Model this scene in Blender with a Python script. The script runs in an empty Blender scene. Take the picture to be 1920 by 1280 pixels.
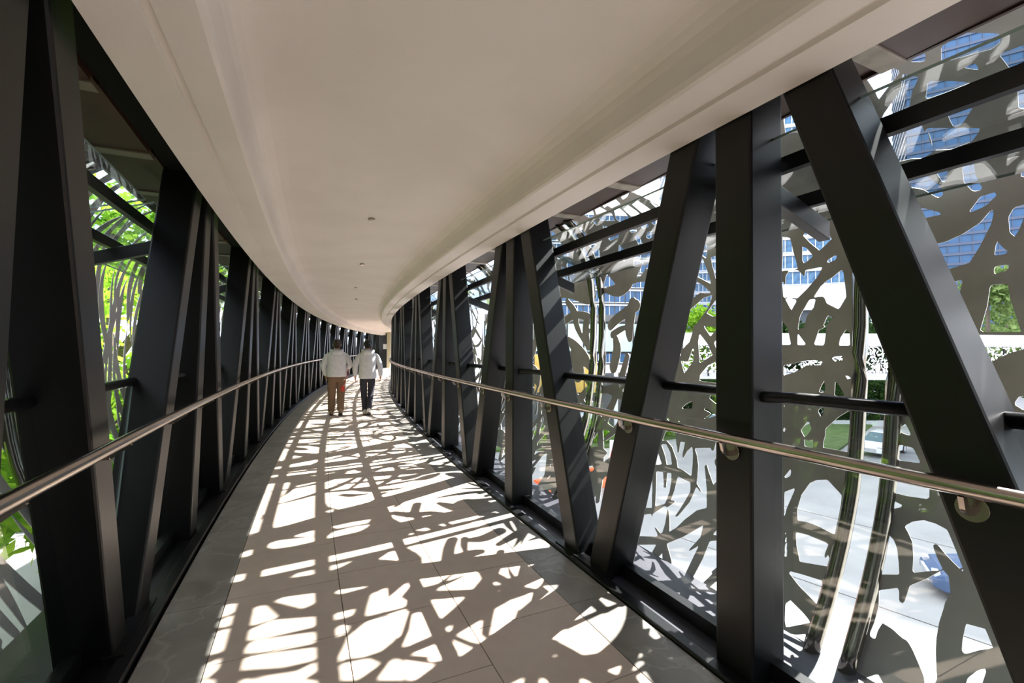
import bpy, bmesh, math, random
import numpy as np
from mathutils import Vector, Matrix

# ------------------------------------------------------------------ plan of the curved bridge
RAD, CX, CY, A0 = 99.9276, 89.8515, 43.7292, -2.688655
EYE = 1.5
def W(s, o, z=0.0):
    a = A0 - s / RAD
    return Vector((CX + (RAD + o) * math.cos(a), CY + (RAD + o) * math.sin(a), z))
def heading(s):
    a = A0 - s / RAD
    return math.atan2(-math.cos(a), math.sin(a))
def frame(s, o=0.0, z=0.0):
    return Matrix.Translation(W(s, o, z)) @ Matrix.Rotation(heading(s), 4, 'Z')
SC = bpy.context.scene
COL = SC.collection

# ------------------------------------------------------------------ camera, sky, sun, exposure
cam_d = bpy.data.cameras.new('camera'); cam = bpy.data.objects.new('camera', cam_d); COL.objects.link(cam)
cam_d.sensor_width = 36.0; cam_d.lens = 853.0 / 1920.0 * 36.0; cam_d.clip_end = 2000; cam_d.clip_start = 0.05
cam.matrix_world = Matrix.Translation((0, 0, EYE)) @ Matrix.Rotation(math.radians(90 + 1.044), 4, 'X') @ Matrix.Rotation(math.radians(0.335), 4, 'Z')
SC.camera = cam

wd = bpy.data.worlds.new('sky'); SC.world = wd; wd.use_nodes = True
nt = wd.node_tree; nt.nodes.clear()
w_out = nt.nodes.new('ShaderNodeOutputWorld'); w_bg = nt.nodes.new('ShaderNodeBackground')
w_tc = nt.nodes.new('ShaderNodeTexCoord'); w_no = nt.nodes.new('ShaderNodeTexNoise'); w_cr = nt.nodes.new('ShaderNodeValToRGB')
w_no.inputs['Scale'].default_value = 2.2; w_no.inputs['Detail'].default_value = 5
w_cr.color_ramp.elements[0].position = 0.40; w_cr.color_ramp.elements[0].color = (0.50, 0.68, 1.0, 1)
w_cr.color_ramp.elements[1].position = 0.58; w_cr.color_ramp.elements[1].color = (1.0, 1.0, 1.0, 1)
nt.links.new(w_tc.outputs['Generated'], w_no.inputs['Vector']); nt.links.new(w_no.outputs['Fac'], w_cr.inputs['Fac'])
nt.links.new(w_cr.outputs['Color'], w_bg.inputs['Color']); w_bg.inputs['Strength'].default_value = 1.5
nt.links.new(w_bg.outputs[0], w_out.inputs[0])

SUN_T, SUN_M = 1.0, 0.20     # per metre outwards (to the right): rise, and metres further along the bridge
_a = A0 - 4.0 / RAD
_eo = Vector((math.cos(_a), math.sin(_a), 0)); _es = Vector((math.sin(_a), -math.cos(_a), 0))
sun_dir = (-_eo + _es * SUN_M + Vector((0, 0, SUN_T))).normalized()
sun_d = bpy.data.lights.new('sun', 'SUN'); sun_d.energy = 13.0; sun_d.angle = math.radians(0.53); sun_d.color = (1.0, 0.965, 0.925)
sun = bpy.data.objects.new('sun', sun_d); COL.objects.link(sun)
sun.rotation_euler = sun_dir.to_track_quat('Z', 'Y').to_euler(); sun.location = (10, 10, 30)

vs = SC.view_settings
SC.display_settings.display_device = 'sRGB'
vs.view_transform = 'Standard'; vs.look = 'None'; vs.gamma = 1.0; vs.use_curve_mapping = False; vs.exposure = 1.55
SC.cycles.max_bounces = 10; SC.cycles.diffuse_bounces = 6; SC.cycles.glossy_bounces = 4
SC.cycles.transparent_max_bounces = 24; SC.cycles.caustics_reflective = False; SC.cycles.caustics_refractive = False

# ------------------------------------------------------------------ materials
def mat(name, col, rough=0.5, metal=0.0, noise=None, noise2=None, bump=None, spec=0.5, coord='Object'):
    m = bpy.data.materials.new(name); m.use_nodes = True
    t = m.node_tree; b = t.nodes['Principled BSDF']
    b.inputs['Base Color'].default_value = (*col, 1); b.inputs['Roughness'].default_value = rough
    b.inputs['Metallic'].default_value = metal; b.inputs['Specular IOR Level'].default_value = spec
    tc = t.nodes.new('ShaderNodeTexCoord')
    if noise:                       # (scale, other colour, low, high)
        n = t.nodes.new('ShaderNodeTexNoise'); n.inputs['Scale'].default_value = noise[0]; n.inputs['Detail'].default_value = 6
        r = t.nodes.new('ShaderNodeValToRGB'); r.color_ramp.elements[0].position = noise[2]; r.color_ramp.elements[1].position = noise[3]
        r.color_ramp.elements[0].color = (*col, 1); r.color_ramp.elements[1].color = (*noise[1], 1)
        t.links.new(tc.outputs[coord], n.inputs['Vector']); t.links.new(n.outputs['Fac'], r.inputs['Fac'])
        t.links.new(r.outputs['Color'], b.inputs['Base Color'])
    if bump:
        n = t.nodes.new('ShaderNodeTexNoise'); n.inputs['Scale'].default_value = bump[0]; n.inputs['Detail'].default_value = 4
        bp = t.nodes.new('ShaderNodeBump'); bp.inputs['Strength'].default_value = bump[1]; bp.inputs['Distance'].default_value = 0.01
        t.links.new(tc.outputs[coord], n.inputs['Vector']); t.links.new(n.outputs['Fac'], bp.inputs['Height']); t.links.new(bp.outputs['Normal'], b.inputs['Normal'])
    return m
def stone_mat(name, col, vein, scale):
    m = mat(name, col, rough=0.42)
    t = m.node_tree; b = t.nodes['Principled BSDF']
    tc = t.nodes.new('ShaderNodeNewGeometry')
    n1 = t.nodes.new('ShaderNodeTexNoise'); n1.inputs['Scale'].default_value = scale; n1.inputs['Detail'].default_value = 8; n1.inputs['Distortion'].default_value = 1.2
    r1 = t.nodes.new('ShaderNodeValToRGB'); e = r1.color_ramp.elements
    e[0].position = 0.3; e[0].color = (*[c * 0.78 for c in col], 1); e[1].position = 0.7; e[1].color = (*[c * 1.2 for c in col], 1)
    v = t.nodes.new('ShaderNodeTexVoronoi'); v.feature = 'DISTANCE_TO_EDGE'; v.inputs['Scale'].default_value = scale * 0.55
    mx = t.nodes.new('ShaderNodeMixRGB'); mx.blend_type = 'ADD'; mx.inputs['Fac'].default_value = 0.5
    t.links.new(tc.outputs['Position'], n1.inputs['Vector']); t.links.new(tc.outputs['Position'], mx.inputs['Color1']); t.links.new(n1.outputs['Color'], mx.inputs['Color2'])
    t.links.new(mx.outputs['Color'], v.inputs['Vector'])
    r2 = t.nodes.new('ShaderNodeValToRGB'); r2.color_ramp.elements[0].color = (0.5, 0.5, 0.5, 1); r2.color_ramp.elements[1].color = (0, 0, 0, 1); r2.color_ramp.elements[1].position = 0.03
    t.links.new(v.outputs['Distance'], r2.inputs['Fac']); t.links.new(n1.outputs['Fac'], r1.inputs['Fac'])
    m2 = t.nodes.new('ShaderNodeMixRGB'); m2.inputs['Color2'].default_value = (*vein, 1)
    t.links.new(r2.outputs['Color'], m2.inputs['Fac']); t.links.new(r1.outputs['Color'], m2.inputs['Color1']); t.links.new(m2.outputs['Color'], b.inputs['Base Color'])
    return m
def glass_mat(name, tint, refl=0.04, boost=1.0):
    # clear pane: transmitted light tinted by the glass, mirror reflection by the angle of view to the surface (Schlick)
    m = bpy.data.materials.new(name); m.use_nodes = True; t = m.node_tree; t.nodes.clear()
    out = t.nodes.new('ShaderNodeOutputMaterial'); tr = t.nodes.new('ShaderNodeBsdfTransparent'); gl = t.nodes.new('ShaderNodeBsdfGlossy')
    mx = t.nodes.new('ShaderNodeMixShader'); ge = t.nodes.new('ShaderNodeNewGeometry'); dt = t.nodes.new('ShaderNodeVectorMath'); dt.operation = 'DOT_PRODUCT'
    ab = t.nodes.new('ShaderNodeMath'); ab.operation = 'ABSOLUTE'; su = t.nodes.new('ShaderNodeMath'); su.operation = 'SUBTRACT'; su.inputs[0].default_value = 1.0
    po = t.nodes.new('ShaderNodeMath'); po.operation = 'POWER'; po.inputs[1].default_value = 5.0
    ma = t.nodes.new('ShaderNodeMath'); ma.operation = 'MULTIPLY_ADD'; ma.inputs[1].default_value = (1 - refl) * boost; ma.inputs[2].default_value = refl; ma.use_clamp = True
    t.links.new(ge.outputs['Normal'], dt.inputs[0]); t.links.new(ge.outputs['Incoming'], dt.inputs[1])
    t.links.new(dt.outputs['Value'], ab.inputs[0]); t.links.new(ab.outputs[0], su.inputs[1]); t.links.new(su.outputs[0], po.inputs[0]); t.links.new(po.outputs[0], ma.inputs[0])
    tr.inputs['Color'].default_value = (*tint, 1); gl.inputs['Roughness'].default_value = 0.0
    t.links.new(ma.outputs[0], mx.inputs['Fac']); t.links.new(tr.outputs[0], mx.inputs[1]); t.links.new(gl.outputs[0], mx.inputs[2]); t.links.new(mx.outputs[0], out.inputs['Surface'])
    return m
def leaf_mat(name, c1, c2):
    m = bpy.data.materials.new(name); m.use_nodes = True; t = m.node_tree; t.nodes.clear()
    out = t.nodes.new('ShaderNodeOutputMaterial'); df = t.nodes.new('ShaderNodeBsdfDiffuse'); tl = t.nodes.new('ShaderNodeBsdfTranslucent'); mx = t.nodes.new('ShaderNodeMixShader')
    ge = t.nodes.new('ShaderNodeNewGeometry'); n = t.nodes.new('ShaderNodeTexNoise'); n.inputs['Scale'].default_value = 3.0; r = t.nodes.new('ShaderNodeValToRGB')
    r.color_ramp.elements[0].position = 0.35; r.color_ramp.elements[0].color = (*c1, 1); r.color_ramp.elements[1].position = 0.65; r.color_ramp.elements[1].color = (*c2, 1)
    t.links.new(ge.outputs['Position'], n.inputs['Vector']); t.links.new(n.outputs['Fac'], r.inputs['Fac']); t.links.new(r.outputs['Color'], df.inputs['Color']); t.links.new(r.outputs['Color'], tl.inputs['Color'])
    mx.inputs['Fac'].default_value = 0.45; t.links.new(df.outputs[0], mx.inputs[1]); t.links.new(tl.outputs[0], mx.inputs[2]); t.links.new(mx.outputs[0], out.inputs['Surface'])
    return m
M = dict(
    steel=mat('painted_steel', (0.0045, 0.0046, 0.0054), 0.38, noise=(3.0, (0.0058, 0.0058, 0.0066), 0.4, 0.6), spec=0.34),
    matteblack=mat('matte_black', (0.006, 0.006, 0.006), 0.95, spec=0.08),
    rail=mat('rail_steel', (0.006, 0.006, 0.007), 0.35, spec=0.35),
    inox=mat('brushed_stainless', (0.46, 0.40, 0.36), 0.22, 1.0),
    chrome=mat('polished_pipe', (0.27, 0.25, 0.215), 0.17, 1.0),
    plaster=mat('painted_plaster', (0.72, 0.675, 0.645), 0.75, noise=(1.3, (0.68, 0.635, 0.605), 0.4, 0.62), bump=(60, 0.06)),
    tile=mat('beige_tile', (0.58, 0.455, 0.38), 0.5, noise=(9.0, (0.54, 0.42, 0.35), 0.35, 0.65), bump=(140, 0.05)),
    border=stone_mat('border_stone', (0.25, 0.222, 0.20), (0.40, 0.37, 0.34), 3.0),
    joint=mat('tile_joint', (0.06, 0.052, 0.046), 0.9),
    coppershade=mat('copper_soffit_shaded', (0.045, 0.021, 0.014), 0.6, noise=(2.5, (0.034, 0.016, 0.011), 0.4, 0.6), spec=0.2),  # left-hand copy of the copper, with the shade there put into its colour
    battenshade=mat('shaded_batten', (0.12, 0.095, 0.07), 0.6),  # left-hand copy of the pale batten, coloured darker for shade
    ledge=mat('grey_ledge', (0.050, 0.047, 0.062), 0.5, noise=(4.0, (0.042, 0.040, 0.053), 0.4, 0.6)),
    screen=mat('cut_metal_screen', (0.60, 0.57, 0.55), 0.5, 0.15, noise=(6.0, (0.54, 0.51, 0.49), 0.4, 0.62)),
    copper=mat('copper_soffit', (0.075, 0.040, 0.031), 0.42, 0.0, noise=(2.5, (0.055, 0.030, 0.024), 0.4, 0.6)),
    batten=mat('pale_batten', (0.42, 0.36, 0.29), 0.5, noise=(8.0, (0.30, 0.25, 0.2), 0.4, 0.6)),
    glass=glass_mat('balustrade_glass', (0.885, 0.91, 0.90), 0.05),
    canopyglass=glass_mat('canopy_glass', (0.86, 0.90, 0.895), 0.06),
    glassedge=mat('glass_edge', (0.22, 0.30, 0.28), 0.15),
    road=mat('pale_concrete', (0.335, 0.32, 0.31), 0.85, noise=(0.6, (0.28, 0.268, 0.26), 0.35, 0.65), bump=(20, 0.1)),
    asphalt=mat('asphalt', (0.22, 0.225, 0.235), 0.9, noise=(1.2, (0.18, 0.185, 0.19), 0.4, 0.6)),
    grass=mat('lawn', (0.055, 0.095, 0.018), 0.9, noise=(2.0, (0.085, 0.13, 0.03), 0.4, 0.6)),
    white=mat('white_paint', (0.82, 0.82, 0.82), 0.5),
    offwhite=mat('white_render', (0.50, 0.51, 0.53), 0.6, noise=(0.4, (0.45, 0.46, 0.48), 0.4, 0.6)),
    bluepane=mat('blue_glazing', (0.03, 0.08, 0.15), 0.2, 0.0, noise=(0.9, (0.07, 0.15, 0.25), 0.4, 0.6), spec=0.3),
    tower=mat('tower_glazing', (0.035, 0.085, 0.17), 0.25, 0.0, spec=0.3),
    towerband=mat('tower_mullion', (0.045, 0.06, 0.10), 0.4),
    teal=mat('teal_cladding', (0.05, 0.38, 0.60), 0.4),
    greyblock=mat('grey_concrete', (0.12, 0.118, 0.115), 0.8, noise=(0.3, (0.09, 0.09, 0.09), 0.4, 0.6)),
    darkbase=mat('dark_podium', (0.05, 0.06, 0.07), 0.6),
    hoard=mat('yellow_hoarding', (0.62, 0.42, 0.10), 0.6, noise=(1.0, (0.50, 0.30, 0.06), 0.4, 0.6)),
    orange=mat('orange_plastic', (0.85, 0.14, 0.03), 0.45),
    red=mat('red_plastic', (0.60, 0.04, 0.03), 0.45),
    carwhite=mat('car_paint_white', (0.75, 0.78, 0.82), 0.2),
    carblue=mat('car_paint_blue', (0.06, 0.10, 0.20), 0.15),
    carglass=mat('car_glass', (0.03, 0.09, 0.12), 0.05),
    tyre=mat('tyre_rubber', (0.02, 0.02, 0.02), 0.8),
    bark=mat('tree_bark', (0.12, 0.09, 0.065), 0.9, noise=(6.0, (0.08, 0.06, 0.045), 0.4, 0.6)),
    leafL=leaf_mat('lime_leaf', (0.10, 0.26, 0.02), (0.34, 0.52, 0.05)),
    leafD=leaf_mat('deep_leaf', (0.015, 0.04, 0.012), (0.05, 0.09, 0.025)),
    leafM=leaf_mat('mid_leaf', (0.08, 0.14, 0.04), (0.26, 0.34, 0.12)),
    skin=mat('skin', (0.46, 0.25, 0.17), 0.55),
    hairbrown=mat('brown_hair', (0.035, 0.018, 0.010), 0.5),
    hairblack=mat('black_hair', (0.008, 0.007, 0.008), 0.45),
    jacket=mat('white_jacket', (0.72, 0.72, 0.76), 0.7, noise=(14, (0.66, 0.66, 0.70), 0.4, 0.6), bump=(9, 0.35)),
    brown=mat('brown_trousers', (0.21, 0.125, 0.075), 0.8, bump=(12, 0.3)),
    navy=mat('navy_trousers', (0.018, 0.018, 0.032), 0.75, bump=(12, 0.3)),
    shoe=mat('tan_shoe', (0.30, 0.20, 0.12), 0.6),
    shoew=mat('white_shoe', (0.70, 0.68, 0.66), 0.55),
    sole=mat('shoe_sole', (0.10, 0.10, 0.10), 0.7),
    paper=mat('notice_paper', (0.75, 0.74, 0.72), 0.7),
    palecol=mat('pale_column', (0.40, 0.36, 0.24), 0.7),
    endwall=mat('dark_end_wall', (0.022, 0.022, 0.026), 0.6),
    chromelamp=mat('lamp_lens', (0.8, 0.8, 0.82), 0.1, 0.6),
)

# ------------------------------------------------------------------ mesh helpers
class MB:
    def __init__(self): self.v = []; self.f = []; self.sm = []
    def add(self, vs, fs, smooth=False):
        b = len(self.v); self.v += [tuple(p) for p in vs]; self.f += [tuple(i + b for i in q) for q in fs]; self.sm += [smooth] * len(fs)
    def box(self, x0, x1, y0, y1, z0, z1, mtx=None):
        P = [Vector((x, y, z)) for x in (x0, x1) for y in (y0, y1) for z in (z0, z1)]
        self.hexa([P[0], P[4], P[6], P[2], P[1], P[5], P[7], P[3]], mtx)
    def hexa(self, P, mtx=None):     # bottom ring 0-3 counter-clockwise, top ring 4-7
        P = [Vector(p) for p in P]
        if mtx is not None: P = [mtx @ p for p in P]
        self.add(P, [(3, 2, 1, 0), (4, 5, 6, 7), (0, 1, 5, 4), (1, 2, 6, 5), (2, 3, 7, 6), (3, 0, 4, 7)])
    def tube(self, pts, r, n=12, caps=True):
        pts = [Vector(p) for p in pts]; rr = r if hasattr(r, '__len__') else [r] * len(pts); vs = []; fs = []
        ref = Vector((0, 0, 1))
        for i, p in enumerate(pts):
            d = (pts[min(i + 1, len(pts) - 1)] - pts[max(i - 1, 0)]).normalized()
            u = d.cross(ref)
            if u.length < 0.05: u = d.cross(Vector((1, 0, 0)))
            u.normalize(); w = d.cross(u)
            vs += [p + (u * math.cos(2 * math.pi * k / n) + w * math.sin(2 * math.pi * k / n)) * rr[i] for k in range(n)]
        for i in range(len(pts) - 1):
            for k in range(n):
                a = i * n + k; b = i * n + (k + 1) % n
                fs.append((a, a + n, b + n, b))
        self.add(vs, fs, True)
        if caps: self.add(vs[:n], [tuple(range(n))]); self.add(vs[-n:], [tuple(reversed(range(n)))])
    def sweep(self, prof, ss, closed=True):   # profile [(o,z)...] swept along the bridge
        n = len(prof); vs = [W(s, o, z) for s in ss for (o, z) in prof]; fs = []
        for i in range(len(ss) - 1):
            for k in range(n if closed else n - 1):
                a = i * n + k; b = i * n + (k + 1) % n
                fs.append((a, b, b + n, a + n))
        if closed: fs += [tuple(reversed(range(n))), tuple(range((len(ss) - 1) * n, len(ss) * n))]
        self.add(vs, fs)
    def blob(self, c, r, nu=10, nv=7, mtx=None):
        c = Vector(c); r = r if hasattr(r, '__len__') else (r, r, r); vs = []; fs = []
        for j in range(nv + 1):
            t = math.pi * j / nv
            for k in range(nu):
                p = 2 * math.pi * k / nu
                q = Vector((r[0] * math.sin(t) * math.cos(p), r[1] * math.sin(t) * math.sin(p), r[2] * math.cos(t)))
                if mtx is not None: q = mtx @ q
                vs.append(c + q)
        for j in range(nv):
            for k in range(nu):
                a = j * nu + k; b = j * nu + (k + 1) % nu
                fs.append((a, a + nu, b + nu, b))
        self.add(vs, fs, True)
    def mesh(self, name, m):
        me = bpy.data.meshes.new(name); me.from_pydata(self.v, [], self.f); me.polygons.foreach_set('use_smooth', self.sm)
        bm = bmesh.new(); bm.from_mesh(me); bmesh.ops.remove_doubles(bm, verts=bm.verts, dist=1e-5) if len(self.v) < 20000 else None
        bmesh.ops.recalc_face_normals(bm, faces=bm.faces); bm.to_mesh(me); bm.free()
        if m is not None: me.materials.append(m)
        return me
def obj(name, me, parent=None, mtx=None, m=None, bevel=None):
    if isinstance(me, MB): me = me.mesh(name, m)
    o = bpy.data.objects.new(name, me); COL.objects.link(o)
    if mtx is not None: o.matrix_basis = mtx
    if parent is not None: o.parent = parent
    if bevel:
        b = o.modifiers.new('bevel', 'BEVEL'); b.width = bevel; b.segments = 2; b.limit_method = 'ANGLE'
    return o
def thing(name, label, cat, loc=(0, 0, 0), rz=0.0, group=None, kind=None):
    o = bpy.data.objects.new(name, None); COL.objects.link(o); o.location = loc; o.rotation_euler = (0, 0, rz); o.empty_display_size = 0.2
    return tag(o, label, cat, group, kind)
def tag(o, label, cat, group=None, kind=None):
    o['label'] = label; o['category'] = cat
    if group: o['group'] = group
    if kind: o['kind'] = kind
    return o
def srange(a, b, step=0.5):
    n = max(1, int(round((b - a) / step))); return [a + (b - a) * i / n for i in range(n + 1)]
def curve_box(mb, s0, s1, o0, o1, z0, z1, step=0.5):
    mb.sweep([(o0, z0), (o1, z0), (o1, z1), (o0, z1)], srange(s0, s1, step))
S0, S1 = -14.0, 40.0
MOD = 2.635
MODR = 2.64
VR = [1.50 + MODR * k for k in range(-5, 9)]
VL = [1.70 + 2.71 * k for k in range(-5, 14)]

# ------------------------------------------------------------------ floor
mb = MB(); curve_box(mb, S0, S1, -2.40, 1.30, -0.55, -0.075, 1.0); curve_box(mb, S0, S1, -1.785, 0.68, -0.075, -0.012, 1.0)
floor = tag(obj('floor', mb, m=M['joint']), 'curved footbridge floor of beige tiles between dark stone borders', 'floor', kind='structure')
def tile_mesh(o0, o1, ln, m):
    g = 0.002; k0 = (RAD + o0) / RAD; k1 = (RAD + o1) / RAD; mb = MB(); h = ln / 2 ; t = -0.03; b = 0.0012
    def ring(e, z): return [(-(h * k0 - g) + e, o0 + g + e, z), ((h * k0 - g) - e, o0 + g + e, z), ((h * k1 - g) - e, o1 - g - e, z), (-(h * k1 - g) + e, o1 - g - e, z)]
    vs = ring(0, t) + ring(0, -b) + ring(b, 0.0); fs = [(8, 9, 10, 11)]
    for r in (0, 4):
        for k in range(4): fs.append((r + k, r + (k + 1) % 4, r + 4 + (k + 1) % 4, r + 4 + k))
    mb.add(vs, fs); return mb.mesh('tile', m)
TILE = 0.617
for (o0, o1, off, ln, m) in ((0.374, -0.252, 2.57, TILE, 'tile'), (-0.252, -0.867, 2.03, TILE, 'tile'), (-0.867, -1.478, 2.32, TILE, 'tile'), (0.672, 0.374, 1.93, 1.234, 'border'), (-1.478, -1.778, 2.32, 1.234, 'border')):
    lo, hi = min(o0, o1), max(o0, o1); me = tile_mesh(lo, hi, ln, M[m]); n = 0
    k = int((0.6 - off) / ln) - 1
    while True:
        s = off + (k + 0.5) * ln; k += 1
        if s > S1 - 0.5: break
        if s < 0.3 and o1 < 9: 
            if s < 0.3: continue
        o = bpy.data.objects.new('tile', me); COL.objects.link(o); o.matrix_basis = frame(s); o.parent = floor
# plain floor behind the camera
mb = MB(); curve_box(mb, S0, 0.0, -1.778, 0.672, -0.03, -0.002, 1.0); obj('floor_tiling', mb, floor, m=M['tile'])['kind'] = 'stuff'

# ------------------------------------------------------------------ ceiling and roof
CC = -0.60
half = [(1.251, 2.90), (1.251, 2.589), (1.075, 2.602), (1.07, 2.622), (1.04, 2.624), (1.035, 2.606), (0.94, 2.610), (0.905, 2.612), (0.889, 2.622), (0.880, 2.645), (0.872, 2.69), (0.862, 2.735), (0.845, 2.775), (0.815, 2.805), (0.77, 2.826), (0.70, 2.838), (0.60, 2.846), (0.45, 2.852), (0.2, 2.856)]
prof = [(CC + a, z) for a, z in half] + [(CC - a, z) for a, z in reversed(half)]
mb = MB(); mb.sweep(prof, srange(S0, S1, 0.4), True)
for i in range(len(mb.sm)): mb.sm[i] = False
ceiling = tag(obj('ceiling', mb, m=M['plaster']), 'curved pale plaster ceiling with stepped moulded edges', 'ceiling', kind='structure')
mb = MB(); curve_box(mb, S0, S1, -2.40, 1.31, 2.91, 3.05, 1.0); obj('roof_slab', mb, ceiling, m=M['matteblack'])
# little ceiling fittings
mb = MB()
for s, o in ((4.9, -0.62), (7.6, -0.72), (10.6, -0.72), (13.0, -0.74)):
    p = W(s, o, 2.853); mb.tube([p, p - Vector((0, 0, 0.02))], 0.035, 12)
    me = mb.mesh('sprinkler', M['inox']); mb = MB(); obj('sprinkler', me, ceiling)

# ------------------------------------------------------------------ trussed side walls
def dnear(sign, z): return (1.20 - 0.855 * z / 2.6) if sign < 0 else (1.18 - 0.81 * z / 2.6)
def dfar(sign, z): return (1.07 - 0.77 * z / 2.6) if sign < 0 else (1.21 - 0.92 * z / 2.6)
def side_frame(s): return frame(s)
def build_wall(sign, V, name, label, krange_glass):
    ax = -0.545
    def O(d): return ax + sign * d          # d measured outwards from the axis of the corridor
    root = thing(name, label, 'wall', kind='structure')
    i0, i1 = 1.315, 1.535                   # inner and outer face of the posts
    lean = 0.0 if sign < 0 else 0.025
    dn = lambda z: dnear(sign, z)
    df = lambda z: dfar(sign, z)
    zb, zt = -0.07, 2.92
    def member(f):                          # f(z) -> centre along the wall
        P = []
        for z in (zb, zt):
            c = f(z); e = lean * (0.4 - z); P += [(c - 0.1, O(i0 + e), z), (c + 0.1, O(i0 + e), z), (c + 0.1, O(i1 + e), z), (c - 0.1, O(i1 + e), z)]
        if sign < 0: P = [P[3], P[2], P[1], P[0], P[7], P[6], P[5], P[4]]
        mb = MB(); mb.hexa(P); return mb
    mv = member(lambda z: 0.0).mesh('post', M['steel']); ma = member(lambda z: -dn(z)).mesh('brace', M['steel']); mc = member(lambda z: df(z)).mesh('brace', M['steel'])
    g = 1.465; zg0, zg1 = 0.075, 1.265
    def pane(fa, fb):
        mb = MB(); t = 0.004
        lo = [(fa(zg0), zg0), (fb(zg0), zg0), (fb(zg1), zg1), (fa(zg1), zg1)]
        vs = [(x, O(g - t), z) for x, z in lo] + [(x, O(g + t), z) for x, z in lo]
        mb.add(vs, [(0, 1, 2, 3), (7, 6, 5, 4)]); me = mb.mesh('glass_panel', M['glass']); me.materials.append(M['glassedge'])
        mb2 = MB(); mb2.add(vs, [(0, 1, 5, 4), (1, 2, 6, 5), (2, 3, 7, 6), (3, 0, 4, 7)]); e = mb2.mesh('pane_edge', M['glassedge'])
        return me, e
    def bar(a, b, d0, d1, z0, z1):
        mb = MB(); y0, y1 = sorted((O(d0), O(d1))); mb.box(a, b, y0, y1, z0, z1); return mb
    fV0 = lambda z: -0.1 + 0.004; fV1 = lambda z: 0.1 - 0.004
    
    sp = V[1] - V[0]
    panes = [pane(lambda z: -dn(z) + 0.096, fV0), pane(fV1, lambda z: df(z) - 0.096), pane(lambda z: df(z) + 0.096, lambda z: sp - dn(z) - 0.096)]
    zr = 1.292
    def rail(a, b, bend):
        mb = MB(); pts = []
        if bend == 'a': pts = [(a - 0.012, O(1.385), zr), (a + 0.03, O(1.40), zr), (a + 0.085, O(g - 0.015), zr), (a + 0.115, O(g), zr), (b, O(g), zr)]
        elif bend == 'b': pts = [(a, O(g), zr), (b - 0.115, O(g), zr), (b - 0.085, O(g - 0.015), zr), (b - 0.03, O(1.40), zr), (b + 0.012, O(1.385), zr)]
        else: pts = [(a, O(g), zr), (b, O(g), zr)]
        mb.tube(pts, 0.026, 12); return mb.mesh('guard_rail', M['rail'])
    DN, DF = dn(zr), df(zr)
    rails = [rail(-DN + 0.09, -0.09, 'b'), rail(0.09, DF - 0.09, 'a'), rail(DF + 0.09, sp - DN - 0.09, 'a')]
    bots = [bar(-dn(.06) + 0.09, -0.09, g - 0.03, g + 0.03, 0.0, 0.08).mesh('bottom_rail', M['rail']), bar(0.09, df(.06) - 0.09, g - 0.03, g + 0.03, 0.0, 0.08).mesh('bottom_rail', M['rail']),
            bar(df(.06) + 0.09, sp - dn(.06) - 0.09, g - 0.03, g + 0.03, 0.0, 0.08).mesh('bottom_rail', M['rail'])]
    plate = bar(df(0) - 0.12, sp - dn(0) + 0.12, i0 - 0.035, i0 + 0.05, -0.02, 0.028).mesh('base_plate', M['steel'])
    vplate = bar(-0.16, 0.16, i0 - 0.035, i0 + 0.05, -0.02, 0.028).mesh('base_plate', M['steel'])
    for k, s in enumerate(V):
        mt = frame(s)
        for nm, me in (('post', mv), ('brace', ma), ('brace', mc)): obj(nm, me, root, mt, bevel=0.012)
        for (p, e), r, b in zip(panes, rails, bots):
            po = obj('glass_panel', p, root, mt); obj('glass_edge', e, po)
            obj('guard_rail', r, root, mt); obj('bottom_rail', b, root, mt)
        obj('base_plate', plate, root, mt)
    # kerb and ledge
    mb = MB(); curve_box(mb, S0, S1, *sorted((O(1.235), O(1.315))), -0.08, 0.018, 0.5); obj('kerb', mb, root, m=M['rail'], bevel=0.01)
    mb = MB(); curve_box(mb, S0, S1, *sorted((O(1.315), O(1.86))), -0.10, -0.004, 0.5); obj('ledge', mb, root, m=M['ledge'] if sign < 0 else M['steel'])
    mb = MB(); curve_box(mb, S0, S1, *sorted((O(1.20), O(1.44))), 2.79, 2.92, 0.8); obj('top_chord', mb, root, m=M['matteblack'])
    return root
wall_r = build_wall(-1, VR, 'wall_right', 'right side of the footbridge, black posts and slanted braces with glass panels', None)
wall_l = build_wall(1, VL, 'wall_left', 'left side of the footbridge, black posts and slanted braces in shade', None)

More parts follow.
